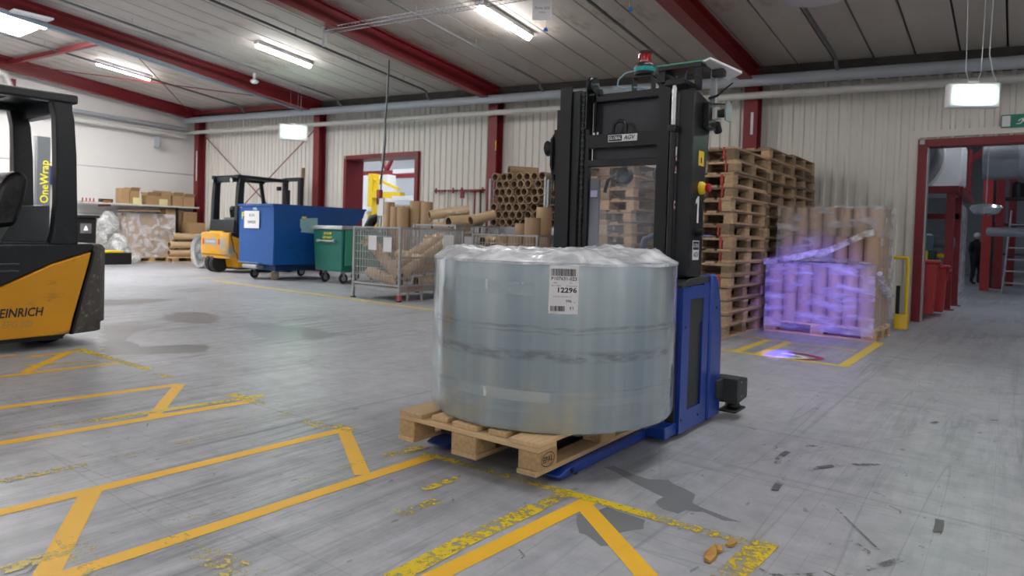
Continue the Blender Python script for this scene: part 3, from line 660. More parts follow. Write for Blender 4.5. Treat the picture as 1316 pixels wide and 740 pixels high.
part('pulley_cheek', B().prism([(MY-.01, 1.70), (MY+.02, 1.70), (MY+.065, 1.92), (MY+.07, 1.98), (MY+.03, 2.02), (MY-.01, 1.99)], 'x', -2.128, -2.119), BLACK, pu)
part('small_pulley', B().tube([(-2.07, MY+.04, 1.92), (-2.05, MY+.04, 1.92)], .022, 16), BLACK)
part('top_crossbar', B().box(-2.12, -1.662, MY+.04, MY+.10, 1.865, 1.91), BLACK, bevel=.004)
cb = part('crossbar', B().box(-2.12, -1.662, MY+.01, MY+.05, 1.585, 1.665), BLACK, bevel=.003)
for x, z in ((-2.085, 1.675), (-2.06, 1.675)): part('bolt', B().tube([(x, MY+.03, z-.012), (x, MY+.03, z+.006)], .008, 8), STEEL, cb)
part('lower_crossbar', B().box(-2.12, -1.662, MY+.02, MY+.06, 1.475, 1.515), BLACK, bevel=.003)
part('rear_plate', B().box(-2.12, -1.662, MY+.09, MY+.10, 1.66, 1.865), SMOKE, smooth=False)
part('upper_window', B().box(-2.12, -1.662, MY+.08, MY+.085, 1.51, 1.60), SMOKE, smooth=False)
part('lifting_eye', B().tube([(-1.915+.042*math.cos(a), MY+.03, 1.665+.0+.03+.045*math.sin(a)) if 0 <= a <= PI else (-1.915+(.042 if a < 0 else -.042), MY+.03, 1.665) for a in [-.3]+[PI*k/10 for k in range(11)]+[3.5]], .011, 10), BLACK)
# name plate
npl = part('name_plate', B().box(-1.975, -1.788, MY+.003, MY+.0095, 1.615, 1.655), PAPER, smooth=False)
part('plate_dark_half', B().box(-1.970, -1.884, MY+.001, MY+.0028, 1.619, 1.651), BLACK2, npl, smooth=False)
fy = lambda x, z: plane_fn((x, MY, z), (1, 0, 0), (0, 0, 1))
text('plate_lettering', 'GLOBAL', .026, PAPER, npl, fy(-1.927, 1.635), .02, .82)
text('plate_lettering', 'AGV', .034, INK, npl, fy(-1.838, 1.635), .02, .95, shear=.25)
# clear window between the rails
part('window', B().box(-2.115, -1.662, MY+.05, MY+.056, .83, 1.475), GLASS, smooth=False)
part('window_side_strip', B().box(-2.118, -2.055, MY+.057, MY+.075, .83, 1.40), mat('lilac_grey', (.14, .15, .19), .4), smooth=False)
part('window_sticker', B().box(-2.105, -2.06, MY+.044, MY+.0495, 1.295, 1.335), mat('lilac_paper', (.45, .42, .62), .6), smooth=False)
for x in (-1.94, -1.70):
    hh = part('cable_drum', B().lathe([(.01, -.03), (.045, -.025), (.055, -.005), (.055, .01), (.04, .03), (.01, .032)], (x, MY+.16, 1.432), 24, 'y'), BLACK2)
part('hose', B().tube([(-2.05, MY+.12, 1.33), (-2.02, MY+.1, 1.40), (-1.97, MY+.12, 1.435)], .012, 8), BLACK2)
th_ = part('tiller_handle', B().tube([(-1.93, 4.06, .86), (-1.955, 4.06, .99), (-1.94, 4.06, 1.045), (-1.89, 4.06, 1.07), (-1.82, 4.06, 1.085)], [.02, .022, .022, .02, .018], 12), mat('navy_plastic', (.02, .035, .09), .4))
part('handle_tip', B().tube([(-1.825, 4.06, 1.084), (-1.77, 4.06, 1.11), (-1.75, 4.06, 1.14)], [.018, .02, .012], 12), mat('orange_plastic', (.5, .13, .06), .5), th_)
# lift cylinder on the right
part('lift_cylinder', B().tube([(-1.508, 3.452, 1.66), (-1.508, 3.452, 1.875)], .0135, 14), STEEL)
part('cylinder_body', B().tube([(-1.508, 3.452, .86), (-1.508, 3.452, 1.66)], .016, 12), BLACK2)
part('cylinder_head', B().prism([(-1.56, 1.872), (-1.44, 1.872), (-1.45, 1.902), (-1.55, 1.902)], 'y', 3.43, 3.60), BLACK, bevel=.004)
part('cylinder_foot', B().box(-1.53, -1.486, 3.43, 3.474, 1.625, 1.662), BLACK2, bevel=.004)
# warning strips on the rail
ws = part('warning_strip', B().box(-1.552, -1.541, MY+.002, MY+.0095, 1.42, 1.565), PAPER, smooth=False)
for z in (1.445, 1.50): part('prohibition_ring', B().ring((-1.533, MY+.0005, z), (-1.533, MY+.002, z), .019, .014, 20), mat('sign_red', (.55, .02, .02), .5), ws)
B_ = B().box(-1.553, -1.513, MY+.0025, MY+.0095, 1.42, 1.565)
part('warning_sticker', B_, PAPER, smooth=False)
rs = part('round_sticker', B().lathe([(.0, .0), (.03, .0), (.03, .002), (.0, .002)], (-1.535, MY+.003, 1.245), 24, 'y'), _mats['sign_red'])
part('sticker_face', B().lathe([(.0, .0), (.022, .0), (.022, .001), (.0, .001)], (-1.535, MY+.001, 1.245), 24, 'y'), PAPER, rs)
part('sticker_mark', B().box(-1.545, -1.525, MY-.0005, MY+.0008, 1.237, 1.253), INK, rs, smooth=False)
# control tower
tw = part('control_tower', B().prism([(3.475, .855), (3.66, .855), (3.665, 1.40), (3.70, 1.55), (3.725, 1.80), (3.70, 1.815), (3.475, 1.855)], 'x', -1.495, -1.405), BLACK, bevel=.006)
for y, z in ((3.51, .875), (3.63, .875), (3.51, .935)): part('screw', B().tube([(-1.406, y, z), (-1.402, y, z)], .005, 8), CHAR, tw)
fx_ = lambda y, z: plane_fn((-1.4035, y, z), (0, 1, 0), (0, 0, 1))
part('number', B().add([fx_(3.575, 1.215)(a, b_) for a, b_ in ((.012, -.07), (.012, .075), (-.004, .075), (-.036, .05), (-.036, .028), (-.012, .04), (-.012, -.07))], [tuple(range(7))]), PAPER, tw, smooth=False)
yl = part('yellow_label', B().box(-1.4045, -1.4035, 3.56, 3.635, 1.455, 1.535), YELB, tw, smooth=False)
part('label_print', B().box(-1.4034, -1.4030, 3.59, 3.605, 1.47, 1.50), INK, tw, smooth=False)
es = part('emergency_button_collar', B().lathe([(.036, 0), (.036, .012), (.024, .03), (.018, .034)], (-1.405, 3.60, 1.335), 24, 'x'), YELB, tw)
part('emergency_button', B().lathe([(.012, .03), (.022, .036), (.023, .052), (.016, .058), (.0, .059)], (-1.405, 3.60, 1.335), 24, 'x'), mat('button_red', (.42, .01, .015), .4), tw)
part('sensor_arm', B().tube([(-1.405, 3.575, 1.095), (-1.37, 3.575, 1.095)], .02, 14), BLACK2, tw)
part('sensor_lens', B().box(-1.385, -1.345, 3.575, 3.66, 1.068, 1.082), mat('violet_lens', (.16, .17, .30), .2), tw, bevel=.004)
st_ = part('maker_sticker', B().box(-1.4045, -1.4035, 3.52, 3.61, .945, 1.05), PAPER, tw, smooth=False)
part('sticker_dark_half', B().box(-1.4034, -1.4030, 3.526, 3.604, 1.0, 1.044), BLACK2, tw, smooth=False)
text('sticker_lettering', 'GLOBAL', .030, PAPER, tw, lambda x, y: (-1.4026, 3.565+x, 1.022+y), .01, .75)
text('sticker_lettering', 'AGV', .038, INK, tw, lambda x, y: (-1.4026, 3.565+x, .973+y), .02, .9)
part('lock_knob', B().tube([(-1.50, 3.475, 1.46), (-1.50, 3.455, 1.46)], .014, 12), BLACK2, tw)
# camera box on the tower
cbx = part('camera_box', B().box(-1.405, -1.372, 3.60, 3.71, 1.66, 1.80), BLACK2, tw, bevel=.004)
part('camera_connector', B().box(-1.372, -1.345, 3.64, 3.69, 1.71, 1.775), mat('pale_plastic', (.5, .5, .47), .5), tw, bevel=.006)
part('camera_lens', B().tube([(-1.345, 3.665, 1.742), (-1.295, 3.675, 1.745)], [.02, .026], 14), BLACK2, tw)
part('camera_shield', B().box(-1.297, -1.289, 3.63, 3.72, 1.70, 1.80), mat('shield_grey', (.2, .22, .23), .4), tw, smooth=False)
part('camera_stay', B().beam((-1.375, 3.665, 1.80), (-1.293, 3.675, 1.79), .012, .006), BLACK2, tw)
part('antenna', B().tube([(-1.40, 3.66, 1.83), (-1.36, 3.68, 1.845), (-1.29, 3.72, 1.915)], [.007, .007, .004], 8), BLACK2, tw)
# frame on top with the pale sloping antenna plate
for x in (-1.655, -1.445): part('top_frame_post', B().box(x, x+.04, 3.56, 3.575, 1.86 if x > -1.5 else 1.925, 1.985), BLACK, smooth=False)
part('top_frame_post', B().box(-1.655, -1.62, MY, MY+.1, 1.956, 1.985), BLACK, smooth=False)
part('top_frame_beam', B().box(-1.655, -1.405, 3.545, 3.70, 1.985, 2.006), BLACK, smooth=False)
part('green_edge', B().box(-1.658, -1.402, 3.54, 3.705, 2.0065, 2.014), mat('mint_edge', (.12, .38, .27), .5), smooth=False)
part('frame_rear_post', B().box(-1.40, -1.37, 3.68, 3.71, 1.80, 1.99), GALV, smooth=False)
part('antenna_plate', B().add([(-1.42, 3.60, 2.025), (-1.36, 3.56, 2.028), (-1.245, 3.73, 1.975), (-1.34, 3.79, 1.958), (-1.42, 3.60, 2.015), (-1.36, 3.56, 2.018), (-1.245, 3.73, 1.962), (-1.34, 3.79, 1.945)], [(0, 1, 2, 3), (7, 6, 5, 4), (0, 4, 5, 1), (1, 5, 6, 2), (2, 6, 7, 3), (3, 7, 4, 0)]), PAPER, smooth=False)
part('plate_socket', B().box(-1.385, -1.32, 3.65, 3.70, 1.945, 1.985), CHAR, bevel=.004)
part('cable', B().tube([(-1.52, 3.62, 1.90), (-1.515, 3.60, 1.94), (-1.50, 3.60, 2.0)], .004, 6), mat('violet_cable', (.2, .12, .3), .5))
# navigation scanner on the crossbar
part('scanner_stand', B().box(-1.86, -1.72, MY+.04, MY+.11, 1.985, 1.993), BLACK, smooth=False)
for x in (-1.855, -1.735): part('stand_leg', B().box(x, x+.008, MY+.05, MY+.10, 1.90, 1.985), BLACK, smooth=False)
part('stand_brace', B().beam((-1.735, MY+.05, 1.985), (-1.68, MY+.05, 1.93), .01, .012), BLACK, smooth=False)
SCX = (-1.79, MY+.075, 0)
part('scanner_body', B().lathe([(.045, 1.994), (.058, 2.0), (.06, 2.012), (.06, 2.052), (.05, 2.066), (.042, 2.07)], SCX, 28), BLACK)
part('teal_band', B().lathe([(.0605, 2.016), (.0625, 2.018), (.0625, 2.04), (.0605, 2.042)], SCX, 28), TEAL)
part('red_dome', B().lathe([(.036, 2.07), (.036, 2.122), (.034, 2.126)], SCX, 24), REDGLASS)
part('dome_cap', B().lathe([(.04, 2.126), (.042, 2.13), (.042, 2.136), (.034, 2.141)], SCX, 24), CHAR)
part('scanner_cable', B().tube([(-1.84, MY+.06, 2.03), (-1.90, MY+.05, 2.02), (-1.945, MY+.05, 1.985), (-1.95, MY+.05, 1.95), (-1.91, MY+.05, 1.93), (-1.84, MY+.06, 1.935), (-1.78, MY+.06, 1.92)], .005, 8), mat('pale_blue_cable', (.25, .4, .5), .5))
# scanner on the left rail
lsn = part('side_scanner_bracket', B().box(-2.385, -2.362, MY+.05, MY+.13, 1.44, 1.72), BLACK2, smooth=False)
part('side_scanner', B().tube([(-2.385, MY+.08, 1.61), (-2.42, MY+.08, 1.61), (-2.45, MY+.08, 1.61)], [.02, .028, .05], 16), BLACK2, lsn)
part('side_scanner_hood', B().prism([(MY+.03, 1.66), (MY+.10, 1.73), (MY+.10, 1.42), (MY+.07, 1.40), (MY+.03, 1.50)], 'x', -2.40, -2.386), BLACK2, lsn)
# blue floor spot light fixed under the camera box
sp = part('blue_spot_lamp', B().tube([(-1.375, 3.72, 1.70), (-1.375, 3.76, 1.66)], .022, 14), BLACK2, tw)

# ------------------------------------------------------------------ yellow forklifts
def loft(poly, ys, xlim=.05):
    "profile in xz swept over y with the rear end pulled in towards the sides"
    vs = []; n = len(poly); b = B()
    for y, dx in ys: vs += [(x+(dx if x < xlim else 0), y, z) for x, z in poly]
    fs = [tuple(range(n)), tuple((len(ys)-1)*n+i for i in range(n))[::-1]]
    for k in range(len(ys)-1):
        for i in range(n): i2 = (i+1) % n; fs.append((k*n+i, k*n+i2, (k+1)*n+i2, (k+1)*n+i))
    return b.add(vs, fs)
def forklift(label, loc, rz, rearmat, second=False):
    zb = .30 if second else .11
    t = T('counterbalance_forklift', label, 'forklift', loc, rz, 'yellow forklifts')
    P = lambda nm, b, mt, par=t, **k: b.build(nm, mt, par, local=True, **k)
    W2 = .53
    rear = [(.25, zb), (.22, zb+.12), (.165, .48), (.115, .68), (.09, .80), (.09, .865), (-.03, .865), (-.06, .83), (-.06, zb+.09), (-.03, zb+.085), (-.03, zb+.01)]
    ys = [(-W2, .10), (-.47, .035), (-.34, .0), (.34, .0), (.47, .035), (W2, .10)]
    P('counterweight', loft(rear, ys), rearmat, bevel=.01)
    P('counterweight_seam', B().prism([(x+.006, z) for x, z in rear[:5]]+[(x-.012, z) for x, z in rear[:5]][::-1], 'y', -W2-.002, W2+.002), BLACK2)
    P('side_shell', B().prism([(.265, .115), (1.75, .10), (1.75, .28), (1.25, .375), (1.0, .44), (.75, .525), (.40, .70), (.105, .80), (.13, .68), (.18, .48), (.235, .26)], 'y', -W2, W2), YEL, bevel=.012)
    P('body', B().prism([(.105, .806), (.40, .708), (.75, .533), (1.0, .448), (1.25, .382), (1.75, .287), (1.75, .50), (1.45, .55), (1.25, .62), (1.18, .85), (.09, .868), (.085, .812)], 'y', -W2+.004, W2-.004), FLBLACK, bevel=.012)
    P('floor_plate', B().box(1.25, 1.85, -.5, .5, .38, .50), FLBLACK)
    P('skirt', B().box(.3, 1.7, -.49, .49, .075, .115), BLACK2)
    for s_ in (-1, 1):
        y0 = s_*(W2-.005)
        for k in range(2):
            P('louvre', B().tube([(.63, y0, .70-k*.055), (.66, y0, .705-k*.055), (1.1, y0, .70-k*.055)], .008, 8), mat('body_highlight', (.05, .055, .06), .35))
        P('sill', B().box(.42, 1.15, s_*(W2-.06)-.03, s_*(W2-.06)+.03, .865, .878), _mats['body_highlight'], bevel=.004)
        yy = s_*(W2-.06)
        # rear pillar, slightly bowed
        pp = [(.205, .86), (.215, 1.2), (.225, 1.6), (.245, 1.9), (.275, 2.03)]; qq = [(.41, 2.03), (.385, 1.9), (.375, 1.6), (.37, 1.2), (.39, .95), (.42, .86)]
        P('rear_pillar', B().prism(pp+qq, 'y', yy-.055, yy+.055), FLBLACK, bevel=.012)
        P('front_pillar', B().beam((1.72, yy, .45), (1.42, yy, 2.04), .06, .075, (1, 0, 0)), FLBLACK, bevel=.006)
        P('roof_rail', B().beam((.22, yy, 2.065), (1.50, yy, 2.05), .11, .075), FLBLACK, bevel=.015)
        if second:
          wl_ = P('work_lamp', B().tube([(.24, yy*.8, 2.0), (.16, yy*.8, 1.98)], [.05, .06], 14), BLACK2)
          P('lamp_glass', B().tube([(.162, yy*.8, 1.98), (.152, yy*.8, 1.978)], .05, 14), STEEL, wl_)
        fw = P('front_wheel', B().lathe([(.14, -.1), (.27, -.095), (.29, -.06), (.29, .06), (.27, .095), (.14, .1)], (1.55, s_*.46, .29), 28, 'y'), RUB)
        P('hub', B().lathe([(.0, -.104), (.13, -.103), (.13, .103), (.0, .104)], (1.55, s_*.46, .29), 20, 'y'), mat('hub_grey', (.3, .3, .3), .5), fw)
        rw = P('rear_wheel', B().lathe([(.10, -.07), (.19, -.065), (.205, -.04), (.205, .04), (.19, .065), (.10, .07)], (.30 if not second else .12, s_*.12 if not second else .08+s_*.085, .205), 28, 'y'), RUB)
        ml = P('mast_rail', B().box(1.93, 2.03, s_*.30-.05, s_*.30+.05, .08, 2.18), BLACK, smooth=False)
        fk = P('fork', B().prism([(2.08, .05), (3.15, .06), (3.15, .075), (2.13, .10), (2.13, .60), (2.08, .60)], 'y', s_*.25-.06, s_*.25+.06), BLACK)
    for x in (.30, .62, .94, 1.26, 1.46): P('roof_bar', B().box(x-.02, x+.02, -.45, .45, 2.045, 2.085), FLBLACK, smooth=False)
    P('roof_sheet', B().box(.25, 1.48, -.45, .45, 2.086, 2.096), FLBLACK, smooth=False)
    P('rear_header', B().box(.23, .33, -.44, .44, 1.95, 2.05), FLBLACK, bevel=.01)
    for z in (.35, 1.1, 2.1): P('mast_crossbar', B().box(1.95, 2.01, -.26, .26, z, z+.09), BLACK, smooth=False)
    P('fork_carriage', B().box(2.035, 2.078, -.45, .45, .30, .62), BLACK, bevel=.006)
    P('lift_cylinder', B().tube([(1.98, .15, .1), (1.98, .15, 1.9)], .03, 12), BLACK)
    # seat
    sb_ = P('seat', B().prism([(.70, .88), (1.18, .90), (1.20, .99), (1.15, 1.02), (.78, .99), (.70, 1.0)], 'y', -.25, .25), BLACK2, bevel=.035)
    P('backrest', B().prism([(.56, 1.0), (.76, .97), (.74, 1.10), (.68, 1.32), (.60, 1.44), (.52, 1.46), (.47, 1.40), (.50, 1.2)], 'y', -.24, .24), mat('seat_vinyl', (.010, .010, .011), .25, bump=.6, bscale=9, stretch=(1, 1, .5)), bevel=.04)
    P('seat_buckle', B().box(.78, .83, .255, .28, 1.02, 1.045), mat('buckle_red', (.4, .03, .02), .5), sb_)
    P('armrest', B().tube([(.60, -.30, 1.14), (.98, -.30, 1.15), (1.05, -.30, 1.20)], .035, 10), BLACK2)
    P('hood', B().prism([(.24, .866), (.62, .866), (.46, 1.17), (.24, 1.19)], 'y', -.36, .02), mat('hood_grey', (.09, .10, .11), .35, var=.1), bevel=.01)
    P('hood_side', B().prism([(.60, .866), (.68, .866), (.53, 1.18), (.465, 1.17)], 'y', -.36, .02), mat('hood_pale', (.32, .34, .36), .4))
    P('dash', B().prism([(1.45, .5), (1.75, .5), (1.70, 1.05), (1.52, 1.12)], 'y', -.42, .42), FLBLACK, bevel=.02)
    st = P('steering_column', B().tube([(1.50, .1, 1.0), (1.36, .1, 1.20)], .025, 10), BLACK2)
    P('steering_wheel', B().tube([(1.36+.16*math.cos(a)*.6, .1+.16*math.sin(a), 1.20+.16*math.cos(a)*.75) for a in [2*PI*k/18 for k in range(19)]], .014, 8), BLACK2, st)
    P('mirror', B().box(1.36, 1.42, -.36, -.24, 1.84, 1.93), BLACK2, bevel=.01)
    # rear plate and lights
    P('rear_label_plate', B().box(-.064, -.054, -.22, .24, .60, .72), mat('label_grey', (.28, .29, .31), .5), smooth=False)
    text('rear_lettering', 'JUNGHEINRICH', .06, PAPER, t, lambda x, y: Vector(loc)+Vector((-.067, .01-x, .66+y)), 0, .85)
    for s_ in (-1, 1): P('tail_lamp', B().box(-.066, -.052, s_*.31-.03, s_*.31+.03, .60, .72), _mats['button_red'], bevel=.004)
    if not second:
        for k, (s, size, z, mt, bo, x0) in enumerate((('JUNGHEINRICH', .098, .315, INK, .02, .184), ('EFG 320', .075, .225, mat('faded_print', (.42, .28, .10), .6), 0., .254))):
            text('side_lettering', s, size, mt, t, lambda x, y, x0=x0, z=z: Vector(loc)+Vector((x0-x+.28, W2+.003, z+y)), bo, .80, shear=.18, align='RIGHT')
    return t
f1 = forklift('yellow and black forklift cut off by the left edge, worn counterweight', (-6.87, 2.66, 0), -PI/2, WORN)
REARY = mat('worn_rear_yellow', (.62, .30, .012), .5, var=.12, scale=4, dirt=(.30, .29, .26), dscale=3.2, damt=.62)
f2 = forklift('battered yellow forklift parked behind the blue tipping skip', (-14.72, 8.48, 0), PI/2, REARY, True); f2.scale = (1.05, 1.05, 1.06)
B().box(.05, .09, -.25, .25, .868, .89).build('yellow_strip', YELB, f2, local=True)
B().prism([(.16, .87), (.60, .87), (.58, 1.12), (.18, 1.14)], 'y', -.48, .48).build('battery_cover', FLBLACK, f2, local=True, bevel=.015)

# ------------------------------------------------------------------ blue tipping skip
sk = T('tipping_skip', 'blue steel tipping skip on casters with a white paper notice', 'skip', (-12.3, 9.0, 0))
P = lambda nm, b, mt, par=sk, **k: b.build(nm, mt, par, **k)
prof = [(8.02, .32), (9.05, .32), (10.25, 1.32), (10.32, 1.50), (7.98, 1.50)]
for x in (-12.93, -11.745): P('side_plate', B().prism(prof, 'x', x, x+.015), SKIPBLUE, smooth=False)
P('end_plate', B().prism([(-12.915, .32), (-11.745, .32), (-11.745, 1.5), (-12.915, 1.5)], 'y', 8.0, 8.015), SKIPBLUE, smooth=False)
P('bottom_plate', B().box(-12.915, -11.745, 8.015, 9.05, .32, .335), SKIPBLUE, smooth=False)
P('tipping_front', B().beam((-12.33, 9.05, .33), (-12.33, 10.28, 1.35), 1.17, .015), SKIPBLUE, smooth=False)
for a in (((-12.94, 8.0, 1.5), (-12.94, 10.33, 1.5)), ((-11.735, 8.0, 1.5), (-11.735, 10.33, 1.5)), ((-12.94, 7.99, 1.5), (-11.735, 7.99, 1.5)), ((-12.94, 10.33, 1.5), (-11.735, 10.33, 1.5))): P('rim', B().beam(*a, .05, .045), SKIPBLUE, smooth=False)
P('base_frame', B().box(-12.8, -11.88, 8.15, 9.6, .19, .318), mat('dark_blue_steel', (.008, .04, .14), .5), bevel=.01)
P('lock_bar', B().box(-12.75, -12.25, 7.96, 8.14, .22, .30), GALV, bevel=.02)
P('release_rail', B().box(-12.9, -12.2, 7.97, 7.99, .33, .345), mat('pale_blue_steel', (.2, .35, .55), .5), smooth=False)
def caster(par, x, y, r, metal=GALV, tyre=RUB, wd=.04, h=None):
    h = h or r*2.1
    c = B().tube([(x, y, h), (x, y, h-.03)], .04, 12).build('caster_plate', metal, par)
    for s_ in (-1, 1): B().beam((x+s_*(wd/2+.01), y, h-.02), (x+s_*(wd/2+.01), y+.02, r), .05, .008, (1, 0, 0)).build('caster_fork', metal, c)
    B().lathe([(r*.55, -wd/2), (r*.95, -wd/2), (r, -wd/4), (r, wd/4), (r*.95, wd/2), (r*.55, wd/2)], (x, y+.02, r), 22, 'x').build('wheel', tyre, c)
    B().lathe([(.0, -wd/2-.003), (r*.55, -wd/2-.002), (r*.55, wd/2+.002), (.0, wd/2+.003)], (x, y+.02, r), 18, 'x').build('hub', metal, c)
for x, y, ty in ((-12.78, 8.25, RUB), (-12.0, 8.2, mat('tan_wheel', (.35, .24, .15), .6)), (-12.78, 9.4, RUB), (-12.0, 9.4, RUB)): caster(sk, x, y, .10, tyre=ty, h=.195)
# paper notice and lettering on the end plate
nt_ = P('paper_notice', B().box(-12.72, -12.20, 7.975, 7.979, 1.03, 1.38), PAPER, smooth=False)
fs_ = lambda x, z: plane_fn((x, 7.972, z), (1, 0, 0), (0, 0, 1))
text('notice_lettering', 'KUN', .085, INK, nt_, fs_(-12.45, 1.29)); text('notice_lettering', 'PAPRØR', .085, INK, nt_, fs_(-12.45, 1.15), 0, .9)
text('stencil_letter', 'P', .20, YTEXT, sk, plane_fn((-12.80, 7.997, 1.28), (1, 0, 0), (0, 0, 1)), .02)
P('paper_scrap', B().add([(x, 7.996, z) for x, z in ((-12.46, 1.44), (-12.36, 1.46), (-12.3, 1.42), (-12.32, 1.395), (-12.43, 1.40))], [(0, 1, 2, 3, 4)]), mat('pale_cyan_paper', (.32, .55, .60), .6), smooth=False)
P('corner_sticker', B().box(-12.92, -12.84, 7.993, 7.997, 1.44, 1.465), mat('pink_sticker', (.55, .3, .3), .6), smooth=False)
P('torn_poster', B().add([(-11.727, y, z) for y, z in ((8.60, 1.25), (8.8, 1.27), (9.03, 1.28), (9.03, .95), (8.8, .97), (8.62, .98), (8.64, 1.04), (8.60, 1.08))], [tuple(range(8))]), _mats['pale_cyan_paper'], smooth=False)
P('stencil_trace', B().box(-11.729, -11.7275, 8.64, 8.75, 1.26, 1.30), YTEXT, smooth=False)

# ------------------------------------------------------------------ green waste bin
gb = T('waste_container', 'green wheeled waste container between the blue skip and mesh cage', 'waste bin', (-10.85, 9.1, 0))
P = lambda nm, b, mt, par=gb, **k: b.build(nm, mt, par, **k)
def taper(x0, x1, y0, y1, z0, z1, k):
    b = B().box(x0, x1, y0, y1, z0, z1); cx, cy = (x0+x1)/2, (y0+y1)/2
    b.v = [(cx+(x-cx)*(k if z < (z0+z1)/2 else 1), cy+(y-cy)*(k if z < (z0+z1)/2 else 1), z) for x, y, z in b.v]; return b
P('tub', taper(-11.30, -10.42, 8.6, 9.75, .24, 1.05, .93), GREEN, bevel=.02)
P('rim', B().box(-11.34, -10.39, 8.56, 9.79, 1.05, 1.10), GALV, bevel=.015)
P('lid', taper(-10.42-.86, -10.44, 8.62, 9.73, 1.10, 1.13, 1.05), GALV, bevel=.012)
P('side_flap', B().box(-10.405, -10.385, 8.66, 9.75, .36, 1.045), GREENL, bevel=.006)
for x in (-11.1, -10.62): P('handle_stay', B().box(x-.02, x+.02, 8.54, 8.60, .80, .86), GALV, bevel=.006)
P('handle', B().tube([(-11.1, 8.545, .83), (-10.62, 8.545, .83)], .015, 10), GALV)
fg = lambda x, y, z: plane_fn((x, y, z), (1, 0, 0), (0, 0, 1))
for k, wd in enumerate((.24, .30, .20)):           # three rows of worn, unreadable yellow print
    b = B(); g = random.Random(k+3); x = -10.84-wd/2
    while x < -10.84+wd/2-.02:
        c = g.uniform(.018, .03); hh = .045
        b.box(x, x+c*.35, 8.590, 8.594, 1.0-k*.075-hh, 1.0-k*.075)
        b.box(x+c*.35, x+c, 8.590, 8.594, 1.0-k*.075-hh*g.choice((1, .6)), 1.0-k*.075-hh*g.choice((.4, .75))+.008); x += c+.01
    P('worn_print', b, YTEXT, smooth=False)['kind'] = 'stuff'
    b = B(); g = random.Random(k+13); y = 9.2-wd/2
    while y < 9.2+wd/2-.02:
        c = g.uniform(.02, .035); b.box(-10.384, -10.381, y, y+c, .93-k*.075-.045, .93-k*.075-.0); y += c+.02
    P('worn_print', b, YTEXT, smooth=False)['kind'] = 'stuff'
for x, y in ((-11.15, 8.78), (-10.58, 8.76), (-11.15, 9.55), (-10.58, 9.55)): caster(gb, x, y, .10, h=.24)

# ------------------------------------------------------------------ mesh cages
def wires(x0, x1, z0, z1, axis, c, sp=.055, r=.0042):
    b = B(); n = max(2, int((x1-x0)/sp)); k = max(2, int((z1-z0)/(sp*2)))
    for i in range(1, n):
        u = x0+(x1-x0)*i/n
        b.box(*((u-r, u+r, c-r, c+r) if axis == 'y' else (c-r, c+r, u-r, u+r)), z0, z1)
    for i in range(1, k):
        z = z0+(z1-z0)*i/k
        b.box(*((x0, x1, c-r*.9, c+r*.9) if axis == 'y' else (c-r*.9, c+r*.9, x0, x1)), z-r, z+r)
    return b
def cage(label, x0, x1, y0, y1, z0, z1, zb=None, midrail=True, base=True):
    t = T('mesh_cage', label, 'cage', ((x0+x1)/2, (y0+y1)/2, 0), 0, 'wire mesh cages')
    P = lambda nm, b, mt, par=t, **k: b.build(nm, mt, par, **k)
    for x in (x0, x1):
        for y in (y0, y1): P('post', B().box(x-.018, x+.018, y-.018, y+.018, z0*.0+.02 if base else z0, z1), GALV, smooth=False); P('foot', B().box(x-.03, x+.03, y-.03, y+.03, 0 if base else z0-.02, .02 if base else z0), BLACK2, smooth=False)
    for (a, b_) in (((x0, y0), (x1, y0)), ((x1, y0), (x1, y1)), ((x1, y1), (x0, y1)), ((x0, y1), (x0, y0))):
        pa = Vector((*a, 0)); pb = Vector((*b_, 0)); d = (pb-pa).normalized()*.02
        for z in ((z1-.015, z0+.08)+((z0+(z1-z0)*.52,) if midrail and b_ == (x1, y1) else ())):
            P('rail', B().beam(pa+d+Vector((0, 0, z)), pb-d+Vector((0, 0, z)), .022, .025), GALV, smooth=False)
    for y in (y0, y1): P('wire_panel', wires(x0+.02, x1-.02, z0+.09, z1-.03, 'y', y), GALV, smooth=False)['kind'] = 'stuff'
    for x in (x0, x1): P('wire_panel', wires(y0+.02, y1-.02, z0+.09, z1-.03, 'x', x), GALV, smooth=False)['kind'] = 'stuff'
    if base:
        P('base_tray', B().box(x0, x1, y0, y1, z0, z0+.04), GALV, smooth=False)
        P('base_beam', B().box(x1-.01, x1+.012, y0+.02, y1-.02, z0-.02, z0+.07), mat('grey_brown', (.27, .25, .22), .6), smooth=False)
        for k in range(3): P('base_leg', B().box(x1-.05, x1-.02, y0+.2+k*.3, y0+.23+k*.3, 0, z0), GALV, smooth=False)
    return t
c1 = cage('grey mesh cage of loose cardboard tubes beside the green waste container', -8.40, -7.38, 7.18, 8.60, .16, 1.12)
text('red_lettering', 'SKY LIGHT', .075, mat('faded_red', (.35, .05, .05), .6), c1, lambda x, y: (-7.366, 7.50+x, .20+y), 0, .95)
B().box(-7.402, -7.355, 7.155, 7.205, .03, .10).build('red_marker', mat('pink_red', (.6, .08, .10), .5), c1, smooth=False)
for (x, y, z, ax) in ((-7.95, 7.165, .86, 'y'), (-7.62, 7.165, .84, 'y')):
    B().box(x-.10, x+.08, y-.008, y-.004, z-.10, z+.12).build('paper_tag', PAPER, c1, smooth=False)
B().box(-7.364, -7.360, 8.1, 8.35, .72, 1.02).build('paper_tag', PAPER, c1, smooth=False)
CIN = COREEND
def core(p0, p1, R, label, group, mt=CORE, n=22, k=.80):
    p0, p1 = Vector(p0), Vector(p1); c = (p0+p1)/2
    o = B().ring(p0-c, p1-c, R, R*k, n).build('cardboard_tube', mt); o.location = c; o.data.materials.append(CIN)
    for i, p in enumerate(o.data.polygons):
        q = p.center; d = (p1-p0).normalized(); rad = (q-d*q.dot(d)).length
        if rad < R*k*1.02: p.material_index = 1
    return tag(o, label, 'tube', group)
g1 = 'loose tubes in the mesh cage'
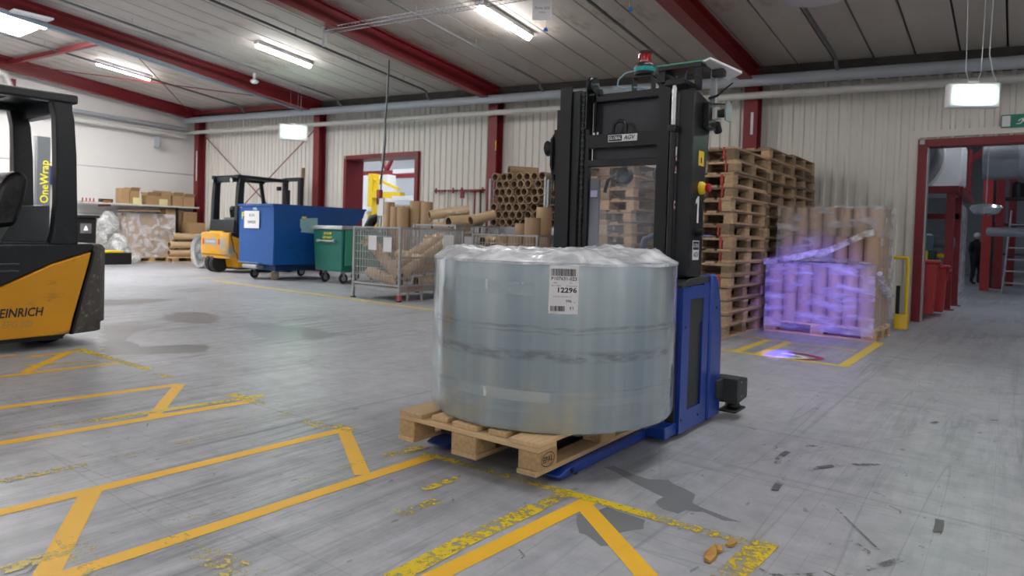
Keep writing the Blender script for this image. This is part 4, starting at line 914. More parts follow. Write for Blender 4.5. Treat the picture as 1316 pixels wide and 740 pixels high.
for p0_, p1_, R, l in (((-8.25, 7.38, .88), (-7.52, 7.32, .36), .085, 'stained tube leaning steeply against the near left cage wire'), ((-8.3, 7.42, .40), (-7.55, 7.36, .27), .085, 'tube lying lowest at the front of the cage'),
                        ((-8.15, 7.9, .68), (-7.5, 7.8, .60), .085, 'tube lying across the middle of the cage behind the leaning one'), ((-7.62, 7.42, .36), (-7.56, 8.45, .92), .09, 'long tube rising to the right along the near cage side'),
                        ((-7.82, 7.4, .46), (-7.80, 8.5, .98), .09, 'long tube rising to the right behind the first rising one'), ((-7.9, 8.25, .60), (-7.86, 8.32, 1.0), .09, 'short upright tube at the back of the cage'),
                        ((-8.2, 7.75, .48), (-7.9, 8.35, .50), .085, 'tube lying with its dark end towards the left cage corner'), ((-7.55, 7.7, .28), (-7.52, 8.5, .30), .085, 'tube lying on the cage floor along the lettered beam'), ((-7.70, 7.75, .45), (-7.6, 8.5, .52), .075, 'tube half hidden below the rising tubes')):
    core(p0_, p1_, R, 'cardboard '+l, g1)
c2 = cage('grey mesh cage with tubes heaped over its top edge', -8.85, -7.85, 8.95, 10.15, .16, 1.20)
B().box(-7.836, -7.832, 9.1, 9.5, .72, 1.0).build('paper_tag', PAPER, c2, smooth=False)
for i in range(3): core((-8.72+i*.26, 9.1, .24+.085), (-8.72+i*.26, 10.0, .24+.085), .085, f'cardboard tube at the bottom of the rear mesh cage, {ORD[i]} from left', 'tubes in the rear mesh cage')
for i in range(3): core((-8.62+i*.26, 9.1, .24+.255+.1), (-8.62+i*.26, 10.0, .24+.255+.1), .1, f'cardboard tube halfway up the rear mesh cage, {ORD[i]} from left', 'tubes in the rear mesh cage')
for p0_, p1_, R, l in (((-8.53, 9.0, 1.36), (-8.13, 9.6, 1.48), .09, 'pale tube lying topmost on the heap'), ((-8.52, 9.06, 1.15), (-8.22, 9.75, 1.17), .09, 'tube poking out left under the heap'), ((-8.12, 9.06, 1.24), (-7.95, 9.75, 1.31), .11, 'fat tube in the middle of the heap'), ((-7.85, 9.35, 1.28), (-7.70, 9.8, 1.41), .09, 'thick short tube sticking up at the right of the heap'), ((-8.02, 9.1, .96), (-7.99, 9.9, .97), .10, 'tube lying low at the right of the heap')):
    core(p0_, p1_, R, 'cardboard '+l, 'tubes heaped on the rear mesh cage', mat('pale_core', (.60, .44, .27), .45, var=.06, rnd=.1))
o = B().add([(-8.45, 9.15, 1.46), (-8.2, 9.2, 1.40), (-8.05, 9.45, 1.43), (-8.1, 9.6, 1.56), (-8.35, 9.5, 1.55)], [(0, 1, 2, 3, 4)]).build('plastic_sheet', BAG); tag(o, 'crumpled clear plastic sheet lying over the heaped tubes', 'plastic sheet')
c3 = cage('low mesh cage holding upright tubes beside the black mast', -6.95, -5.72, 8.35, 9.35, .16, 1.06)
for i, (x, y, z) in enumerate(((-6.55, 8.62, 1.06), (-6.28, 8.60, 1.07), (-6.0, 8.62, 1.32), (-6.42, 8.95, 1.24), (-6.05, 9.0, 1.50), (-5.80+.0, 8.66, 1.05))):
    core((x, y, .2), (x, y, z), .125 if i != 5 else .09, 'upright cardboard tube in the low cage, '+('leftmost at the front', 'second from left at the front', 'tall one at the front right', 'at the rear left', 'tallest, at the rear right', 'nearest the black mast')[i], 'upright tubes in the low cage', mat('dark_core', (.44, .295, .175), .6, var=.06, rnd=.12), k=.85)
for i in range(2): core((-6.82, 8.42, .74+i*.2), (-6.82, 9.2, .74+i*.2), .085, f'cardboard tube lying left of the upright ones, {("lower", "upper")[i]} one', 'lying tubes in the low cage')
# tall tubes standing by the left doorway, carton stack
for i, (x, y, r_, h_) in enumerate(((-10.62, 9.98, .12, 1.66), (-10.35, 9.95, .135, 1.55), (-10.06, 9.84, .12, 1.54), (-9.92, 10.1, .15, 1.68), (-9.60, 10.05, .12, 1.66))):
    core((x, y, 0), (x, y, h_), r_, f'tall upright cardboard tube by the left doorway, {ORD[i]} from left', 'tall tubes by the left doorway', mat('tan_core', (.48, .33, .19), .6, var=.06, rnd=.1), k=.86)
def carton(label, x0, x1, y0, y1, z0, z1, grp=None, opened=False, rz=0.):
    cx, cy = (x0+x1)/2, (y0+y1)/2
    t = T('cardboard_box', label, 'box', (cx, cy, z0), rz, grp)
    a, b_, h = (x1-x0)/2, (y1-y0)/2, z1-z0
    if not opened:
        B().box(-a, a, -b_, b_, 0, h).build('carton', CARD, t, local=True, bevel=.006)
        B().box(-.03, .03, -b_-.002, b_+.002, h-.06, h+.002).build('packing_tape', mat('brown_tape', (.33, .2, .1), .35), t, local=True, smooth=False)
    else:
        for s_ in (-1, 1):
            B().box(s_*a-.004, s_*a+.004, -b_, b_, 0, h).build('side', CARD, t, local=True, smooth=False); B().box(-a+.004, a-.004, s_*b_-.004, s_*b_+.004, 0, h).build('side', CARD, t, local=True, smooth=False)
            B().beam((s_*a, 0, h), (s_*(a+.08), 0, h+.10), .006, b_*1.9, (0, 1, 0)).build('flap', CARD, t, local=True, smooth=False)
        B().box(-a+.004, a-.004, -b_+.004, b_-.004, 0, .006).build('bottom', CARD, t, local=True, smooth=False)
    return t
k = 0
for z in (0, .40, .80, 1.20):
    for x in (-10.98, -10.66): carton(f'cardboard box in the stack right of the skip, {"left" if x < -10.8 else "right"} column, {ORD[k]} from floor', x, x+.31, 10.30, 10.65, z, z+.395, 'boxes stacked by the doorway')
    k += 1
# ------------------------------------------------------------------ racks of tubes
def rack(label, x0, x1, y0, y1, z0, z1):
    t = T('tube_rack', label, 'rack', ((x0+x1)/2, (y0+y1)/2, 0), 0, 'steel racks holding tubes end on')
    P = lambda nm, b, mt=GALV, par=t, **k: b.build(nm, mt, par, smooth=False, **k)
    for x in (x0, x1):
        for y in (y0, y1): P('post', B().box(x-.02, x+.02, y-.02, y+.02, 0, z1))
    P('deck', B().box(x0, x1, y0, y1, z0-.05, z0))
    for z in (.3,): P('lower_deck', B().box(x0, x1, y0, y1, z-.05, z))
    for y in (y0, y1): P('rail', B().box(x0, x1, y-.015, y+.015, z0-.12, z0-.05))
    for x in (x0, x1):
        P('wire_side', wires(y0+.02, y1-.02, z0+.02, z1-.02, 'x', x, .08, .004))['kind'] = 'stuff'
        P('top_rail', B().beam((x, y0, z1), (x, y1, z1), .025, .025))
    return t
DK = mat('rack_core', (.36, .245, .155), .65, var=.08, rnd=.18)
rack('steel rack of stacked tubes in front of the third red column', -8.12, -6.86, 10.22, 10.9, 1.20, 2.10)
g = random.Random(21)
for r_ in range(7):
    for c_ in range(7 if r_ % 2 == 0 else 6):
        x = -8.02+c_*.173+(.0865 if r_ % 2 else 0); z = 1.20+.0805+r_*.142; d = g.uniform(-.05, .05)
        core((x, 10.25+d, z), (x, 10.84+d, z), .0795, f'tube end in the left rack, {ORD[r_]} row from bottom, {ORD[c_]} from left', 'tubes in the left rack', DK, 18)
rack('steel rack of stacked tubes just left of the black mast', -6.80, -5.6, 10.22, 10.9, 1.20, 2.05)
for r_ in range(8):
    for c_ in range(4):
        x = -6.72+c_*.164+(.082 if r_ % 2 else 0)+max(0, r_-3)//2*.082*1.3; z = 1.20+.0755+r_*.134; d = g.uniform(-.05, .05)
        if r_ > 5 and c_ > 2: continue
        core((x, 10.27+d, z), (x, 10.82+d, z), .0755, f'tube end in the right rack, {ORD[r_]} row from bottom, {ORD[c_]} from left', 'tubes in the right rack', DK, 18)
core((-7.75, 10.3, 1.20+.0805+6*.142+.14), (-7.45, 10.8, 1.20+.0805+6*.142+.14), .075, 'single tube lying askew on top of the left rack', None, DK)
# red wall rail with tools
tr_ = T('tool_rail', 'red wall rail with hooks between doorway and third red column', 'tool rail', (-9.7, YW-.05, 1.95))
for x0_, x1_ in ((-10.42, -10.1), (-10.05, -9.75), (-9.7, -9.35), (-9.32, -9.0)): B().box(x0_, x1_, YW-.08, YW-.03, 1.955, 1.99).build('rail', RED, tr_, bevel=.005)
for x in (-10.35, -9.85, -9.60, -9.03): B().box(x-.02, x+.02, YW-.10, YW-.081, 1.91, 2.03).build('hook', RED, tr_, bevel=.004)
def tool(name, label, x, mtop, mst, head):
    t = T(name, label, 'tool', (x, YW-.12, 0), 0, 'tools hanging on the red rail')
    B().tube([(x, YW-.13, 1.95), (x, YW-.13, .95)], .014, 8).build('shaft', mst, t)
    if head == 'T': B().tube([(x-.12, YW-.13, 1.95), (x+.14, YW-.13, 1.95)], .022, 8).build('grip', RED, t); B().box(x-.06, x+.06, YW-.15, YW-.11, .75, .95).build('blade', BLACK2, t)
    elif head == 'b': B().box(x-.16, x+.16, YW-.17, YW-.10, .88, .95).build('brush_block', GREEN, t); B().box(x-.16, x+.16, YW-.165, YW-.105, .78, .88).build('bristles', BLACK2, t)
    else: B().box(x-.05, x+.05, YW-.145, YW-.115, 1.80, 1.94).build('head', RED, t)
tool('scraper', 'red handled floor scraper hanging on the wall rail', -9.20, RED, RED, 'T')
tool('broom', 'broom with dark shaft at the right end of the rail', -9.04, RED, BLACK2, 'b')
tool('mop_holder', 'short red headed tool hanging mid rail', -9.55, RED, GALV, 'x')
tool('squeegee', 'pale shafted broom with green head at left of the rail', -9.95, RED, GALV, 'b')
# long batten leaning on the wall near the forklift, pull cord
o = B().beam((-15.2, YW-.15, 0), (-14.75, YW-.32, 2.6), .09, .05).build('wooden_batten', mat('pale_batten', (.5, .38, .24), .7)); tag(o, 'pale wooden batten leaning beside the second red column', 'batten')
pc = T('pull_cord', 'grey control cable hanging from the roof before the left doorway', 'cable', (-9.75, 9.1, 1.5))
B().tube([(-9.78, 9.1, zr(-9.78, 9.1)), (-9.8, 9.1, 3.6), (-9.84, 9.1, 3.2), (-9.82, 9.1, 2.8), (-9.86, 9.1, 2.4), (-9.95, 9.1, 1.95)], .012, 8).build('cord', BLACK2, pc)
B().tube([(-9.80, 9.12, zr(-9.8, 9.1)-.1), (-9.95, 9.12, 1.75)], .018, 8).build('tube', GALV, pc)
B().box(-10.03, -9.92, 9.08, 9.16, 1.55, 1.85).build('handle', mat('handle_red', (.3, .04, .03), .5), pc, bevel=.02)
hb = T('hand_truck', 'black and silver tool hanging beside the tall tubes', 'tool', (-10.0, 9.15, 1.0))
B().tube([(-10.25, 9.1, 1.12), (-10.12, 9.1, 1.28), (-10.0, 9.12, 1.34)], [.09, .10, .05], 12).build('head', BLACK2, hb)
for x in (-9.98, -9.90): B().tube([(x, 9.1, 1.02), (x+.02, 9.1, 1.55)], .02, 8).build('rod', STEEL, hb)
B().box(-9.99, -9.83, 9.08, 9.12, 1.35, 1.68).build('white_panel', PAPER, hb, smooth=False)
# ------------------------------------------------------------------ pallet stacks
REDS = mat('red_spray', (.40, .045, .03), .7, var=.3)
SN = ['stack nearest the blue machine', 'middle stack left of the wrapped load', 'stack at the wall behind the wrapped load', 'stack seen through the mast window']
for s_, (cx, cy, n_, ht) in enumerate(((-2.89, 7.90, 15, .138), (-2.90, 9.14, 16, .138), (-2.92, 10.36, 16, .141), (-4.12, 8.0, 14, .139))):
    g = random.Random(40+s_)
    for k in range(n_):
        lean = (k-7)*.0025
        pp_, _ = pallet('wooden_pallet', f'weathered pallet, {ORD[k]} from floor in the {SN[s_]}', (cx+g.uniform(-.018, .018)+lean, cy+g.uniform(-.02, .02), k*ht), g.uniform(-.012, .012), False, 'stacked wooden pallets', ht/.144)
        if s_ == 0 and k not in (5, 9): B().box(.262+g.uniform(0, .012), .292, -.607, -.603, .006, .14).build('red_stripe', REDS, pp_, local=True, smooth=False)
# ------------------------------------------------------------------ wrapped pallet of tubes
pl, _ = pallet('wooden_pallet', 'wooden pallet under the film-wrapped tubes by the right doorway', (-1.80, 8.74, 0), PI/2-.05, True)
WC = Vector((-1.80, 8.74, 0)); wr = -.05
def WL(x, y, z): return (WC.x+x*math.cos(wr)-y*math.sin(wr), WC.y+x*math.sin(wr)+y*math.cos(wr), z)
LV = ['bottom', 'second', 'third', 'top']
for lv in range(4):
    for r_ in range(5):
        for c_ in range(7):
            if lv >= 2 and r_ < 2 and not (lv == 2 and c_ >= 4 and r_ >= 1): continue
            fr = 0 if lv < 2 else 2
            if not (r_ in (fr, 4) or c_ == 6 or (r_ == 1 and lv == 2)): continue
            x, y = -.49+c_*.163, -.33+r_*.163; z = .146+lv*.335
            core(WL(x, y, z), WL(x, y, z+.33), .079, f'wrapped upright tube, {LV[lv]} tier, {ORD[r_]} row from front, {ORD[c_]} from left', 'tubes in the wrapped load', mat('wrapped_core', (.40, .28, .19), .6, var=.05, rnd=.08), 18, .84)
def wrapbox(name, label, x0, x1, y0, y1, z0, z1, mt, par=None, topf=True, amp=.012, seed=0):
    vs = []; fs = []; n = 22
    def face(P0, U, V, nu, nv):
        b0 = len(vs); nrm = Vector(U).cross(Vector(V)).normalized()
        for i in range(nu+1):
            for j in range(nv+1):
                q = Vector(P0)+Vector(U)*(i/nu)+Vector(V)*(j/nv)
                h = amp*(mn.noise(q*9+Vector((seed, 0, 0)))+.6*mn.noise(q*23))
                q = q+nrm*h; vs.append(WL(*q))
        for i in range(nu):
            for j in range(nv): a = b0+i*(nv+1)+j; fs.append((a, a+nv+1, a+nv+2, a+1))
    face((x0, y0, z0), (x1-x0, 0, 0), (0, 0, z1-z0), n, n); face((x1, y0, z0), (0, y1-y0, 0), (0, 0, z1-z0), n, n)
    face((x1, y1, z0), (x0-x1, 0, 0), (0, 0, z1-z0), n, n); face((x0, y1, z0), (0, y0-y1, 0), (0, 0, z1-z0), n, n)
    if topf: face((x0, y0, z1), (x1-x0, 0, 0), (0, y1-y0, 0), n, n)
    return B().add(vs, fs).build(name, mt, par, fix=False)
WRAP = film('pallet_wrap', .25, (.86, .86, .92), .14, .4, 3.0, (1, 1, 3.2), 7, .25)
wt = T('pallet_wrap_film', 'clear stretch film wrapped around the pallet of upright tubes', 'film', (-1.80, 8.74, .02))
wrapbox('lower_wrap', '', -.59, .59, -.43, .43, .06, .84, WRAP, wt, True, seed=1)
wrapbox('upper_wrap', '', -.585, .585, -.10, .42, .845, 1.50, WRAP, wt, True, seed=5)
for i, pts in enumerate(([(-.62, -.45, .84), (-.3, -.44, .90), (.1, -.40, 1.0), (.45, -.30, 1.2), (.50, -.14, 1.22), (.35, -.12, 1.10), (.0, -.14, .93), (-.35, -.2, .87)],)):
    vs = []; 
    for p in pts: vs.append(WL(p[0], p[1], p[2]+.02))
    for p in pts[::-1]: vs.append(WL(p[0], p[1]+.03, p[2]-.05))
    n = len(pts); fs = [(k, k+1, 2*n-2-k, 2*n-1-k) for k in range(n-1)]
    B().add(vs, fs).build('loose_fold', BAG, wt, fix=False)
vs = [WL(*p) for p in ((-.62, -.45, .845), (-.4, -.46, .86), (.1, -.44, .86), (.55, -.42, .85), (.45, -.12, .87), (.0, -.11, .93), (-.4, -.11, .90), (-.6, -.11, .86))]
B().add(vs, [tuple(range(8))]).build('loose_top_sheet', BAG, wt, fix=False)
B().tube([WL(.60, -.3, .75), WL(.61, -.1, .6), WL(.615, .15, .50), WL(.60, .35, .48)], [.03, .045, .05, .03], 8).build('twisted_fold', BAG, wt)
# blue warning light thrown by the machine onto floor and load
def spot(loc, tgt, energy, ang, blend, col, size=.02):
    l = bpy.data.lights.new('blue_beam', 'SPOT'); l.energy = energy; l.spot_size = ang; l.spot_blend = blend; l.color = col; l.shadow_soft_size = size
    o = bpy.data.objects.new('blue_beam', l); COL.objects.link(o); o.location = loc; o.rotation_euler = (Vector(tgt)-Vector(loc)).to_track_quat('-Z', 'Y').to_euler(); return o
BL = (-1.372, 3.80, 1.62)
spot(BL, (-1.80, 6.70, 0), 1000, math.radians(5.5), .6, (.12, .08, 1.0))
spot(BL, (-1.85, 8.0, .52), 250, math.radians(21), .9, (.16, .08, 1.0))
# red and white arcs on the floor near the yellow box
fsn = strip('floor_symbol', [tuple(at(1010, 456).xy+Vector((.30*math.cos(a), .17*math.sin(a)))) for a in [-1.6+k*.25 for k in range(14)]], .07, mat('symbol_red', (.45, .05, .10), .5))
strip('floor_symbol', [tuple(at(1003, 456.5).xy+Vector((.22*math.cos(a), .11*math.sin(a)))) for a in [-1.6+k*.25 for k in range(14)]], .06, PAPER)
# yellow guard post
yg = T('guard_post', 'yellow steel guard beside the wrapped load', 'guard post', (-1.18, 10.0, 0))
B().box(-1.25, -1.10, 9.93, 10.06, 0, .19).build('base', YELB, yg, bevel=.006)
B().tube([(-1.13, 10.0, .19), (-1.13, 10.0, .89), (-1.14, 10.0, .91), (-1.29, 10.0, .91)], .022, 12).build('rail', YELB, yg)
B().box(-1.245, -1.205, 9.97, 10.03, .19, .55).build('black_strip', BLACK2, yg, smooth=False)
# torn tape lying on the floor
ts = T('torn_tape', 'crumpled scrap of brown-yellow tape on the floor', 'tape scrap', (-.775, 2.225, 0))
for pts, in (([(905, 714), (918, 704), (922, 705), (921, 718), (913, 725), (905, 722)],), ([(917, 706), (929, 705), (928, 711), (922, 712)],), ([(932, 702), (942, 697), (947, 699), (943, 704), (936, 704)],)):
    q = [at(*p) for p in pts]; b = B(); n = len(q); b.add([(p.x, p.y, .003) for p in q]+[(p.x, p.y, .010+.006*(i % 2)) for i, p in enumerate(q)], [tuple(range(n))[::-1], tuple(range(n, 2*n))]+[(i, (i+1) % n, n+(i+1) % n, n+i) for i in range(n)]); b.build('tape_piece', mat('old_tape', (.50, .27, .05), .5, var=.25, scale=30), ts, smooth=False)

# ------------------------------------------------------------------ goods along the left wall
XL = -20.5
sh = T('wall_shelf', 'long pale shelf on a dark leg along the left wall', 'shelf', (-20.0, 9.4, 0))
B().box(XL, -19.75, 7.75, 10.9, 1.555, 1.60).build('board', mat('shelf_white', (.6, .6, .58), .5), sh, smooth=False)
B().box(-19.82, -19.76, 10.22, 10.28, 0, 1.555).build('leg', BLACK2, sh, smooth=False)
B().box(-19.86, -19.77, 10.12, 10.38, 0, .02).build('foot', BLACK2, sh, smooth=False)
B().box(XL, -19.80, 8.4, 8.44, 1.50, 1.554).build('bracket', RED, sh, smooth=False)
for i, (y0, y1, h, op, l) in enumerate(((8.75, 8.98, .42, False, 'tall narrow box third from the left end'), (9.0, 9.25, .36, True, 'open box behind the first yellow card'), (9.45, 9.85, .26, True, 'low open box behind the second yellow card'), (9.75, 10.15, .42, False, 'tallest box with a white mark'), (10.2, 10.5, .30, True, 'open box left of the shelf end'), (10.52, 10.85, .28, True, 'open box at the right shelf end'))):
    carton(f'brown cardboard {l} on the wall shelf', -20.25, -19.95, y0, y1, 1.601, 1.601+h, 'boxes on the wall shelf', op)
for y, l in ((9.05, 'left'), (9.78, 'right')):
    o = B().box(-19.90, -19.885, y, y+.24, 1.602, 1.78).build('yellow_card', mat('yellow_card', (.75, .68, .36), .6), smooth=False); tag(o, f'{l} pale yellow card propped on the wall shelf', 'card', 'cards on the wall shelf')
rr_ = T('red_rack', 'small red wire rack at the left end of the wall shelf', 'rack', (-20.05, 7.95, 1.6))
B().box(-20.15, -19.95, 7.80, 8.10, 1.601, 1.615).build('base', mat('rack_red', (.4, .03, .02), .5), rr_, smooth=False)
for k in range(4): B().box(-20.0, -19.97, 7.80+k*.09, 7.825+k*.09, 1.615, 1.70).build('tine', _mats['rack_red'], rr_, smooth=False)
bx_ = T('parts_tray', 'dark tray of orange parts on the wall shelf', 'tray', (-20.05, 8.4, 1.6))
B().box(-20.15, -19.95, 8.26, 8.56, 1.601, 1.70).build('tray', BLACK2, bx_, bevel=.01)
B().box(-20.12, -19.948, 8.30, 8.52, 1.63, 1.66).build('orange_parts', mat('orange', (.6, .2, .03), .5), bx_, smooth=False)
# wrapped load under the shelf: pallet, cartons, film
pallet('wooden_pallet', 'wooden pallet under the wrapped cartons by the left wall', (-19.75, 9.35, 0), 0, True)
for lv in range(3):
    for k in range(3): carton(f'wrapped carton under the wall shelf, {("bottom", "middle", "top")[lv]} layer, {ORD[k]} from left', -20.12, -19.42, 8.78+k*.39, 9.16+k*.39, .146+lv*.38, .146+lv*.38+.375, 'wrapped cartons under the wall shelf')
b = B(); vs = []; fs = []; n = 20
def wl2(P0, U, V, sd):
    b0 = len(vs); nr_ = Vector(U).cross(Vector(V)).normalized()
    for i in range(n+1):
        for j in range(n+1):
            q = Vector(P0)+Vector(U)*(i/n)+Vector(V)*(j/n); vs.append(q+nr_*(.02*mn.noise(q*6+Vector((sd, 0, 0)))))
    for i in range(n):
        for j in range(n): a = b0+i*(n+1)+j; fs.append((a, a+n+1, a+n+2, a+1))
wl2((-19.39, 8.74, .1), (0, 1.26, 0), (0, 0, 1.24), 1); wl2((-20.15, 8.74, .1), (.76, 0, 0), (0, 0, 1.24), 3); wl2((-20.15, 8.74, 1.34), (.76, 0, 0), (0, 1.26, 0), 4)
o = B().add(vs, fs).build('load_wrap_film', film('left_wrap', .5, (.86, .86, .88), .15, .9, 4.), fix=False); tag(o, 'clear stretch film around the cartons by the left wall', 'film')
o = B().beam((-19.5, 8.6, 1.40), (-19.5, 9.5, 1.42), .5, .02).build('cardboard_sheet', CARD); tag(o, 'loose cardboard sheet on top of the wrapped cartons', 'cardboard sheet')
def bag(label, c, r, h, seed):
    vs = []; fs = []; nu, nv = 28, 16
    for i in range(nv+1):
        f_ = i/nv; rr2 = math.sin(PI*min(.97, .12+.86*f_))**.6
        for k in range(nu):
            a = 2*PI*k/nu; q = r*rr2*(1+.22*mn.noise(Vector((math.cos(a)*1.7+seed, math.sin(a)*1.7, f_*4)))); vs.append((c[0]+q*math.cos(a), c[1]+q*math.sin(a), c[2]+h*f_))
    fs = [(i*nu+k, i*nu+(k+1) % nu, (i+1)*nu+(k+1) % nu, (i+1)*nu+k) for i in range(nv) for k in range(nu)]+[tuple(range(nu))[::-1], tuple(nv*nu+k for k in range(nu))]
    o = B().add(vs, fs).build('plastic_bag', BAG); return tag(o, label, 'bag', 'plastic bags by the left wall')
bag('upper crumpled clear plastic bag left of the wrapped cartons', (-19.9, 8.42, .75), .26, .62, 2)
bag('full white plastic bag on the floor left of the wrapped cartons', (-19.5, 8.5, 0), .28, .78, 6)
bag('small plastic bag between wrapped cartons and white bag', (-19.15, 8.75, 0), .18, .30, 9)
gt = T('glass_crate', 'see-through crate with dark green contents by the left wall', 'crate', (-19.4, 7.85, 0))
B().box(-19.6, -19.2, 7.65, 8.10, .02, .85).build('crate_walls', BAG, gt, smooth=False); B().box(-19.55, -19.25, 7.7, 8.0, .03, .45).build('contents', mat('dark_green_stuff', (.03, .09, .08), .6), gt, bevel=.05)
carton('large brown box under the right end of the wall shelf', -20.3, -19.9, 9.98, 10.45, .95, 1.50, 'boxes under the wall shelf'); carton('brown box deep under the shelf end beside the red column', -20.3, -19.9, 10.5, 10.92, .95, 1.45, 'boxes under the wall shelf'); carton('low brown box resting above the long tubes', -19.85, -19.4, 10.42, 10.9, .82, 1.13, 'boxes under the wall shelf')
o = B().box(-20.35, -19.86, 9.98, 10.95, .90, .945).build('storage_board', WOODX); tag(o, 'wooden board carrying boxes under the shelf end', 'board')
pallet('wooden_pallet', 'wooden pallet under the long tubes by the corner', (-19.35, 10.35, 0), 0, True)
for i, (x, z, s_) in enumerate(((-19.55, .25, 'left of the bottom pair'), (-19.25, .25, 'right of the bottom pair'), (-19.48, .50, 'left of the middle pair'), (-19.22, .48, 'right of the middle pair'), (-19.35, .72, 'topmost'))):
    core((x, 9.75+.15*(i == 4), z), (x, 11.0 if x < -19.5 else 10.9, z), .10, f'long cardboard tube on the corner pallet, {s_}', 'long tubes on the corner pallet', _mats['pale_core'])
wb_ = T('black_waste_bin', 'black lidded bin with a small label behind the left forklift', 'waste bin', (-18.6, 7.35, 0))
B().box(-18.85, -18.4, 7.05, 7.52, .02, 1.16).build('tub', BLACK2, wb_, bevel=.03); B().box(-18.9, -18.34, 7.0, 7.58, 1.16, 1.22).build('lid', BLACK2, wb_, bevel=.02)
B().box(-18.398, -18.394, 7.15, 7.4, .78, 1.02).build('label', mat('label_dark', (.12, .12, .12), .5), wb_, smooth=False)
B().lathe([(.0, 0), (.05, 0), (.03, .06), (.012, .10), (.0, .11)], (-18.392, 7.275, .85), 10).build('label_symbol', PAPER, wb_)
pt = T('black_crate', 'low black crate with yellow top near the left forklift', 'crate', (-18.6, 7.95, 0))
B().box(-18.9, -18.35, 7.62, 8.35, .0, .30).build('crate', BLACK2, pt, bevel=.02); B().box(-18.9, -18.36, 7.60, 8.15, .30, .35).build('yellow_lid', YELB, pt, bevel=.01)
wc = T('wrapping_column', 'tall grey pallet wrapper column seen through the forklift window', 'wrapping machine', (-19.0, 6.55, 0))
B().box(-19.2, -18.98, 6.42, 6.70, 0, 3.08).build('column', mat('column_grey', (.10, .11, .12), .45), wc, bevel=.01); B().box(-19.1, -18.97, 6.36, 6.42, 0, 3.08).build('guide_rail', STEEL, wc, smooth=False)
B().box(-19.3, -18.3, 6.2, 6.9, 0, .08).build('base', BLACK2, wc)
text('lettering', 'OneWrap', .25, YTEXT, wc, lambda x, y: (-18.975, 6.58-y, 2.0+x-.0), .01)
B().box(-20.48, -20.40, 7.15, 7.35, 2.0, 2.5).build('socket_box', mat('socket_blue', (.03, .06, .25), .5), wc, bevel=.02)
# scrubber-like fan wheel beside rear forklift
o = B().lathe([(.0, -.03), (.10, -.035), (.13, -.02), (.36, -.02), (.40, -.05), (.42, 0), (.40, .05), (.36, .02), (.0, .02)], (-16.1, 8.95, .43), 30, 'y').build('metal_disc', STEEL); tag(o, 'round bright metal disc leaning left of the battered forklift', 'disc')
# ------------------------------------------------------------------ ceiling fittings
ty = 6.95
ct = T('cable_tray', 'galvanised wire cable tray hanging under the roof', 'cable tray', (-6.8, ty, 4.1))
za = lambda x: zr(x, ty)-.34
for dy in (-.07, .07):
    for dz in (0, .05): B().tube([(-8.9, ty+dy, za(-8.9)+dz), (-4.0, ty+dy, za(-4.0)+dz)], .005, 6).build('side_wire', STEEL, ct)
for k in range(62):
    x = -8.85+k*.078; B().tube([(x, ty-.07, za(x)+.05), (x, ty-.07, za(x)), (x, ty+.07, za(x)), (x, ty+.07, za(x)+.05)], .004, 5).build('cross_wire', STEEL, ct)
B().box(-8.98, -8.93, ty-.03, ty+.03, za(-8.95)-.22, zr(-8.95, ty)+.02).build('hanger', GALV, ct, smooth=False); B().box(-4.4, -4.36, ty-.02, ty+.02, za(-4.38), zr(-4.38, ty)).build('hanger', GALV, ct, smooth=False)
for x, y, z, l, tx in ((-4.83, 7.0, 3.80, 'white notice card hanging before the cable tray', ('Banke #28', '70 Paller')), (-3.76, 7.15, 3.91, 'white notice card hanging at the top edge above the mast', ())):
    t = T('notice_card', l, 'sign', (x, y, z), .62, 'hanging notice cards')
    B().box(-.12, .12, -.004, .004, -.10, .17).build('card', PAPER, t, local=True, smooth=False)
    for k, s_ in enumerate(tx):
        text('print', s_, .05 if k == 0 else .03, GINK, t, lambda xx, yy, k=k: Vector((x, y, z))+Vector((xx, -.006, .05-.055*k+yy)), 0, .85)
    for s_ in (-1, 1): B().tube([(s_*.11, 0, .17), (s_*.11, 0, zr(x, y)-z)], .003, 5).build('string', GALV, t, local=True)
    B().tube([(.05, 0, -.10), (.05, 0, -.19)], .006, 6).build('cord', STEEL, t, local=True); B().lathe([(.03, -.23), (.02, -.20), (.008, -.19)], (.05, 0, 0), 12).build('blue_tip', mat('tip_blue', (.02, .2, .7), .4), t, local=True)
rf = T('round_ceiling_fan', 'round pale ventilator rim under the roof at the top edge', 'ventilator', (-2.02, 8.42, zr(-2.02, 8.42)))
tl = Matrix.Rotation(-math.atan(.105), 4, 'X')
B().lathe([(.30, -.02), (.36, -.06), (.38, -.10), (.36, -.14), (.0, -.16)], (0, 0, 0), 32).build('bowl', mat('milky_plastic', (.55, .52, .6), .25), rf, local=True, tilt=tl)
B().lathe([(.37, -.05), (.40, -.06), (.40, -.09), (.37, -.10)], (0, 0, 0), 32).build('rim', PAPER, rf, local=True, tilt=tl)
sd = T('smoke_detector', 'small white detector hanging from the second roof beam', 'detector', (-13.9, 8.9, zr(-13.9, 8.9)-.2)); B().lathe([(.03, .2), (.04, .06), (.09, .04), (.09, .0), (.05, -.03)], (0, 0, 0), 18).build('body', PAPER, sd, local=True); B().tube([(.05, 0, .2), (.09, .05, .25), (.06, .1, .2)], .006, 6).build('wire', BLACK2, sd, local=True)
o = B().box(-14.2, -13.8, 4.3, 4.9, zr(-14, 4.6)-.36, zr(-14, 4.6)-.33).build('pale_sign_board', PAPER, smooth=False); tag(o, 'pale board fixed under the second roof beam near the lamp panels', 'board')

